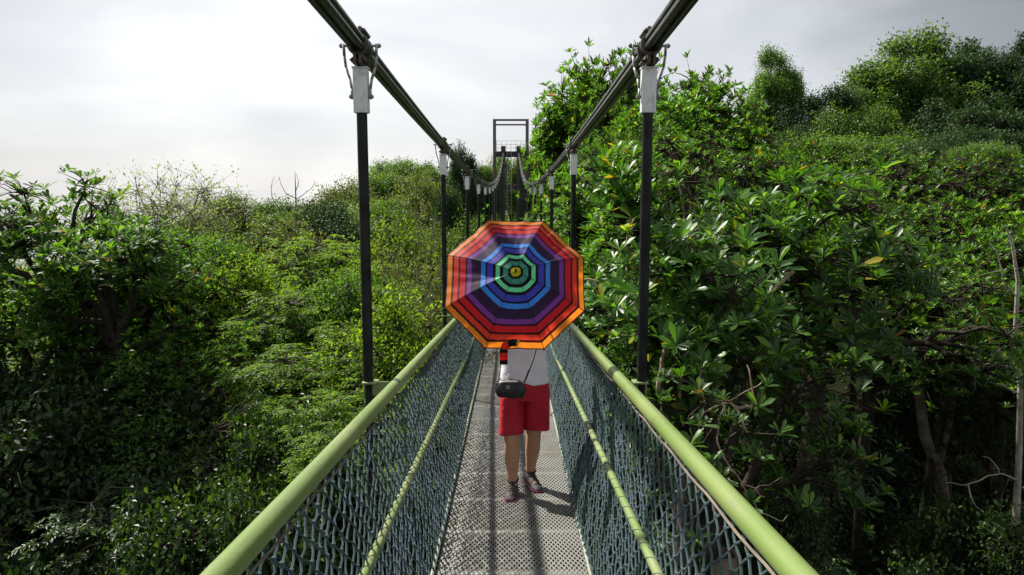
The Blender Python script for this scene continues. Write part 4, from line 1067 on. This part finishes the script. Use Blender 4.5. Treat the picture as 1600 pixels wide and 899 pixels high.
for k, (px, py, d, R, H, lb) in enumerate((
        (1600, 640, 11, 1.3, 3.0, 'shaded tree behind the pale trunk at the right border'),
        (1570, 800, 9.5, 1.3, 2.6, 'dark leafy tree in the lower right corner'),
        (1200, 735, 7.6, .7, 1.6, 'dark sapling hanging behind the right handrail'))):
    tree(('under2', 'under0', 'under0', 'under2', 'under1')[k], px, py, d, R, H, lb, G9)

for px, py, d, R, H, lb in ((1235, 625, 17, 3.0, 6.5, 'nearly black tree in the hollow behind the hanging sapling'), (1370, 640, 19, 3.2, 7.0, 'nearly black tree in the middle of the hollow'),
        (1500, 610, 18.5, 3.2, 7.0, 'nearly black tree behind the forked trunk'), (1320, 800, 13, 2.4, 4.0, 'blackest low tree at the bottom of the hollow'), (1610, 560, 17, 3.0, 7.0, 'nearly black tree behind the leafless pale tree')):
    tree('gloom', px, py, d, R, H, lb, G9)  # trees added to darken the hollow; deep shade is painted in their leaves

# ------------------------------------------------------------------ bare branches, snag, thickets
def world_branch(parent, name, pts, r0, r1, m, k=8, seed=0, twigs=0):
    """pts = [(px, py, d)] through which a bare limb runs; twigs are short side shoots"""
    rng = np.random.default_rng(seed); off = -Vector(parent.location)
    P = np.array([list(at(*p)) for p in pts]); t = np.linspace(0, 1, len(P)); tt = np.linspace(0, 1, 4*len(P))
    Q = np.stack([np.interp(tt, t, P[:, i]) for i in range(3)], -1)
    Q[1:-1] += rng.normal(0, .012, Q[1:-1].shape); Q[1:-1] = (Q[:-2]+Q[1:-1]*2+Q[2:])/4
    mb = MB(); mb.tube(Q, np.linspace(r0, r1, len(Q)), k)
    for _ in range(twigs):
        i = rng.integers(len(Q)//4, len(Q)-1); d = unit(Q[i]-Q[i-1]+rng.normal(0, .8, 3)*np.linalg.norm(Q[i]-Q[i-1])*1.3+np.array([0, 0, .02])); L_ = rng.uniform(.15, .5)
        p = [Q[i]]
        for q in range(4): d = unit(d+rng.normal(0, .28, 3)); p.append(p[-1]+d*L_/4)
        mb.tube(p, np.linspace(r1*.9, r1*.3, 5), 5)
    return mb.build(name, m, parent, True, off)
byl = {o['label']: o for o in C.objects if 'label' in o}
near1 = byl['glossy tree just behind the near black hanger on the right, with big upright leaf rosettes']
near4 = byl['glossy sapling with open rosettes and bare forks below the right handrail']
near5 = byl['low glossy tree squeezed between the umbrella and the near hanger on the right']
DWD = M['deadwood']
world_branch(near1, 'bare_branch', [(1078, 518, 7.2), (1130, 503, 7.2), (1178, 480, 7.25), (1206, 455, 7.3), (1240, 425, 7.5)], .010, .022, DWD, seed=1, twigs=2)
world_branch(near1, 'bare_branch', [(1206, 455, 7.3), (1212, 440, 7.3), (1232, 420, 7.4)], .010, .006, DWD, seed=2)
world_branch(near1, 'bare_branch', [(1038, 395, 7.4), (1050, 372, 7.4), (1085, 372, 7.3), (1092, 358, 7.3), (1102, 352, 7.3)], .010, .005, DWD, seed=3)
world_branch(near1, 'bare_branch', [(1084, 372, 7.3), (1110, 392, 7.3), (1136, 403, 7.3)], .007, .004, DWD, seed=4)
world_branch(near1, 'bare_branch', [(1075, 412, 7.3), (1100, 398, 7.2), (1112, 388, 7.2)], .009, .005, DWD, seed=5)
world_branch(near5, 'bare_branch', [(905, 435, 8.4), (940, 440, 8.3), (985, 457, 8.1), (1000, 490, 8.0)], .012, .02, DWD, seed=6)
world_branch(near5, 'bare_branch', [(984, 340, 8.4), (980, 400, 8.3), (984, 450, 8.1), (1003, 500, 8.0)], .010, .018, DWD, seed=7)
world_branch(near5, 'bare_branch', [(1030, 610, 6.9), (1034, 570, 6.9), (1042, 535, 7.0)], .024, .018, DWD, seed=8)
world_branch(near4, 'bare_branch', [(1083, 612, 5.9), (1115, 620, 5.9), (1150, 635, 5.9), (1176, 638, 5.9)], .010, .016, DWD, seed=9, twigs=1)
world_branch(near4, 'bare_branch', [(1176, 638, 5.9), (1180, 610, 5.9), (1168, 570, 6.0)], .009, .006, DWD, seed=10)
world_branch(near4, 'bare_branch', [(1080, 655, 5.9), (1130, 632, 5.9), (1180, 605, 5.95), (1200, 592, 6)], .007, .004, DWD, seed=11)
world_branch(near4, 'bare_branch', [(1139, 628, 5.9), (1124, 652, 5.9), (1122, 690, 5.9), (1143, 735, 5.8), (1168, 762, 5.8), (1196, 777, 5.8)], .008, .005, DWD, seed=12)
world_branch(near4, 'bare_branch', [(1143, 735, 5.8), (1160, 755, 5.75), (1185, 800, 5.7), (1225, 815, 5.7), (1232, 805, 5.7)], .006, .003, DWD, seed=13, twigs=2)
world_branch(near4, 'bare_branch', [(1180, 762, 5.8), (1205, 760, 5.8), (1224, 745, 5.8)], .004, .0025, DWD, seed=14)
# bare pale tree by the right border and the two-stemmed trunk in the hollow
bt = at(1590, 800, 9.6); bt0 = gz(bt.x, bt.y)-.3
bare = tag(empty('bare_tree', (bt.x, bt.y, bt0)), 'leafless pale tree with a thin straight trunk and curling branches over the hollow', 'tree')
mb = MB(); P = [Vector((bt.x, bt.y, bt0))]+[at(*p) for p in ((1585, 860, 9.6), (1590, 790, 9.6), (1594, 700, 9.6), (1596, 600, 9.6), (1588, 520, 9.6), (1592, 440, 9.6), (1583, 380, 9.6), (1572, 352, 9.6))]
mb.tube(P, [.07, .045, .043, .04, .036, .03, .024, .016, .009], 10); mb.build('trunk', M['bark_bare'], bare, True, -Vector(bare.location))
for i, (pts, a, b) in enumerate((
        ([(1596, 618, 9.6), (1572, 606, 9.5), (1556, 598, 9.4), (1538, 592, 9.4), (1520, 588, 9.3), (1500, 570, 9.3)], .016, .006),
        ([(1556, 598, 9.4), (1540, 570, 9.4), (1520, 540, 9.4), (1505, 512, 9.4), (1498, 495, 9.4)], .012, .005),
        ([(1540, 570, 9.4), (1560, 560, 9.4), (1580, 575, 9.4), (1596, 592, 9.5)], .008, .006),
        ([(1596, 600, 9.6), (1560, 590, 9.3), (1530, 565, 9.2), (1495, 555, 9.2), (1478, 548, 9.2)], .009, .004),
        ([(1592, 470, 9.6), (1570, 440, 9.6), (1560, 400, 9.6), (1548, 380, 9.6)], .012, .005),
        ([(1480, 755, 9.0), (1510, 758, 9.0), (1545, 745, 9.2), (1570, 742, 9.3), (1592, 750, 9.6)], .004, .012))):
    world_branch(bare, 'bare_branch', pts, a*.8, b, M['bark_bare'], seed=30+i, twigs=3)
q = at(1478, 860, 12); q0 = gz(q.x, q.y)-.3
fork = tag(empty('forked_trunk', (q.x, q.y, q0)), 'mottled grey trunk forking into two stems inside the dark hollow', 'tree')
for i, (pts, a, b) in enumerate((([(1480, 820, 12), (1470, 740, 12), (1446, 680, 12), (1436, 610, 12), (1432, 540, 12.2)], .10, .07), ([(1466, 735, 12), (1478, 690, 12), (1490, 640, 12), (1492, 560, 12.1)], .05, .035))):
    mb = MB(); P = ([Vector((q.x, q.y, q0))] if i == 0 else [])+[at(*p) for p in pts]; mb.tube(P, np.linspace(a*1.2, b, len(P)), 12); mb.build('stem', M['bark_pale'], fork, True, -Vector(fork.location))
# dead snag on the far left skyline
q = at(463, 330, 38); q0 = gz(q.x, q.y)
snag = tag(empty('dead_tree', (q.x, q.y, q0)), 'dead leafless snag with thin curved branches on the left skyline', 'tree')
mb = MB(); mb.tube([Vector((q.x, q.y, q0)), at(464, 330, 38), at(463, 300, 38), at(462, 268, 38)], [.12, .045, .03, .010], 8); mb.build('trunk', M['twig'], snag, True, -Vector(snag.location))
for i, pts in enumerate(([(464, 312, 38), (478, 302, 38), (489, 294, 38), (493, 283, 38)], [(463, 310, 38), (448, 303, 38), (440, 288, 38), (437, 276, 38)], [(440, 330, 38), (426, 310, 38), (425, 290, 38), (430, 275, 38)], [(463, 300, 38), (468, 285, 38), (464, 272, 38)])):
    world_branch(snag, 'bare_branch', pts, .022, .008, M['twig'], k=5, seed=50+i, twigs=2)
# grey-green thickets of upright stems left of the umbrella
def thicket(px, py, d, R, H, seed, label, ns=520):
    rng = np.random.default_rng(seed); top = at(px, py, d); z0 = gz(top.x, top.y); zt_ = top.z; zb = zt_-H
    rt = tag(empty('thicket', (top.x, top.y, z0)), label, 'shrub', 'tangled thickets of upright stems')
    a = rng.uniform(0, 6.28, ns); r = R*np.sqrt(rng.uniform(0, 1, ns)); r1 = r*rng.uniform(.9, 1.25, ns)
    h = H*(1-.45*(r/R)**2)*rng.uniform(.55, 1.0, ns)
    t = np.linspace(0, 1, 6)
    P = np.stack([(r[:, None]*.55+(r1-r*.55)[:, None]*t)*np.cos(a)[:, None], (r[:, None]*.55+(r1-r*.55)[:, None]*t)*np.sin(a)[:, None], (zb-z0)+h[:, None]*t], -1)
    P[:, 1:] += rng.normal(0, .055, P[:, 1:].shape)*np.array([1, 1, .4])
    V, F = tubes(P, np.linspace(.013, .005, 6)[None].repeat(ns, 0), 4); link('stems', np_mesh('stems', V, [F], M['stem_pale'], True), rt)
    mid = rng.integers(1, 6, ns*9); who = rng.integers(0, ns, ns*9); c = P[who, mid]+rng.normal(0, .10, (ns*9, 3))
    n = len(c)*3; c = np.repeat(c, 3, 0)+rng.normal(0, .06, (n, 3)); D = unit(rng.normal(0, 1, (n, 3))+np.array([0, 0, .35])); Nn = rng.normal(0, .6, (n, 3))+np.array([0, 0, .6]); LL = rng.uniform(.06, .12, n)
    V, T = leaf_quads(c, D, Nn, LL, LL*.42); link('foliage', np_mesh('foliage', V, [T], M['leaf_olive']), rt)
    V, F = tubes(np.array([[[0, 0, -.2], [.1, 0, (zb-z0)*.5], [0, 0, zb-z0+.5]]]), np.array([[.10, .08, .05]]), 8); link('trunk', np_mesh('trunk', V, [F], M['bark'], True), rt)
thicket(655, 318, 19, 1.6, 4.2, 1, 'tallest grey-green thicket of upright stems between two left hangers')
thicket(615, 372, 16, 1.3, 3.4, 2, 'stemmy thicket mixed with bright leaves right of the near left hanger', 420)
thicket(700, 400, 15, 1.0, 3.2, 3, 'stemmy thicket directly left of the umbrella edge', 360)
thicket(655, 440, 12, 1.1, 2.6, 4, 'lowest tangled thicket above the left handrail', 360)

# ------------------------------------------------------------------ far woodland and undergrowth
rng = np.random.default_rng(77)
def scatter_leaves(cent, sig, per, Ln, up=.6):
    n = len(cent)*per; t = np.repeat(cent, per, 0)+rng.normal(0, 1, (n, 3))*np.repeat(sig, per, 0)
    D = unit(rng.normal(0, 1, (n, 3))*np.array([1, 1, .6])); Nn = rng.normal(0, .5, (n, 3))+np.array([0, 0, up]); LL = Ln*rng.uniform(.6, 1.4, n)
    return leaf_quads(t, D, Nn, LL, LL*.6, .1)
pts = []
for _ in range(420):
    x = rng.uniform(-230, 170); y = rng.uniform(66, 260)
    if abs(x) < 6 and y < 90 or x > 30: continue
    pts.append((x, y))
for _ in range(130): pts.append((rng.uniform(-150, -26), rng.uniform(20, 70)))
cs = []; sg = []
for x, y in pts:
    z = gz(x, y); dd = math.hypot(x, y); r = rng.uniform(2.6, 4.6)
    top = z+rng.uniform(9, 15)
    lim = ZC-(.075 if x < -.28*y else .02)*dd
    top = min(top, lim+rng.uniform(-2, .6))
    for q in range(46):
        d = rng.normal(size=3); d[2] = abs(d[2])*.9-.25; d /= np.linalg.norm(d)
        cs.append((x+d[0]*r, y+d[1]*r, top-r*1.3+d[2]*r*1.3)); sg.append((r*.16,)*3)
V, T = scatter_leaves(np.array(cs), np.array(sg), 11, .50)
tag(link('distant_woodland', np_mesh('distant_woodland', V, [T], M['leaf_far'])), 'distant green woodland covering the valley and ridge beyond the bridge', kind='stuff')
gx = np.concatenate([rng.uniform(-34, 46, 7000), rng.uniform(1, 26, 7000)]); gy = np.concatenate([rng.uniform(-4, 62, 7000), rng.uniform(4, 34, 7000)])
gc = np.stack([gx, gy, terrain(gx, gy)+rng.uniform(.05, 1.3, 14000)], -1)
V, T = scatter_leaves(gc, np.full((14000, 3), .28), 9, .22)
tag(link('undergrowth', np_mesh('undergrowth', V, [T], M['leaf_shade_dark'])), 'dark leafy undergrowth covering the valley floor', kind='stuff')  # near-black leaf colour stands in for shade on the valley floor
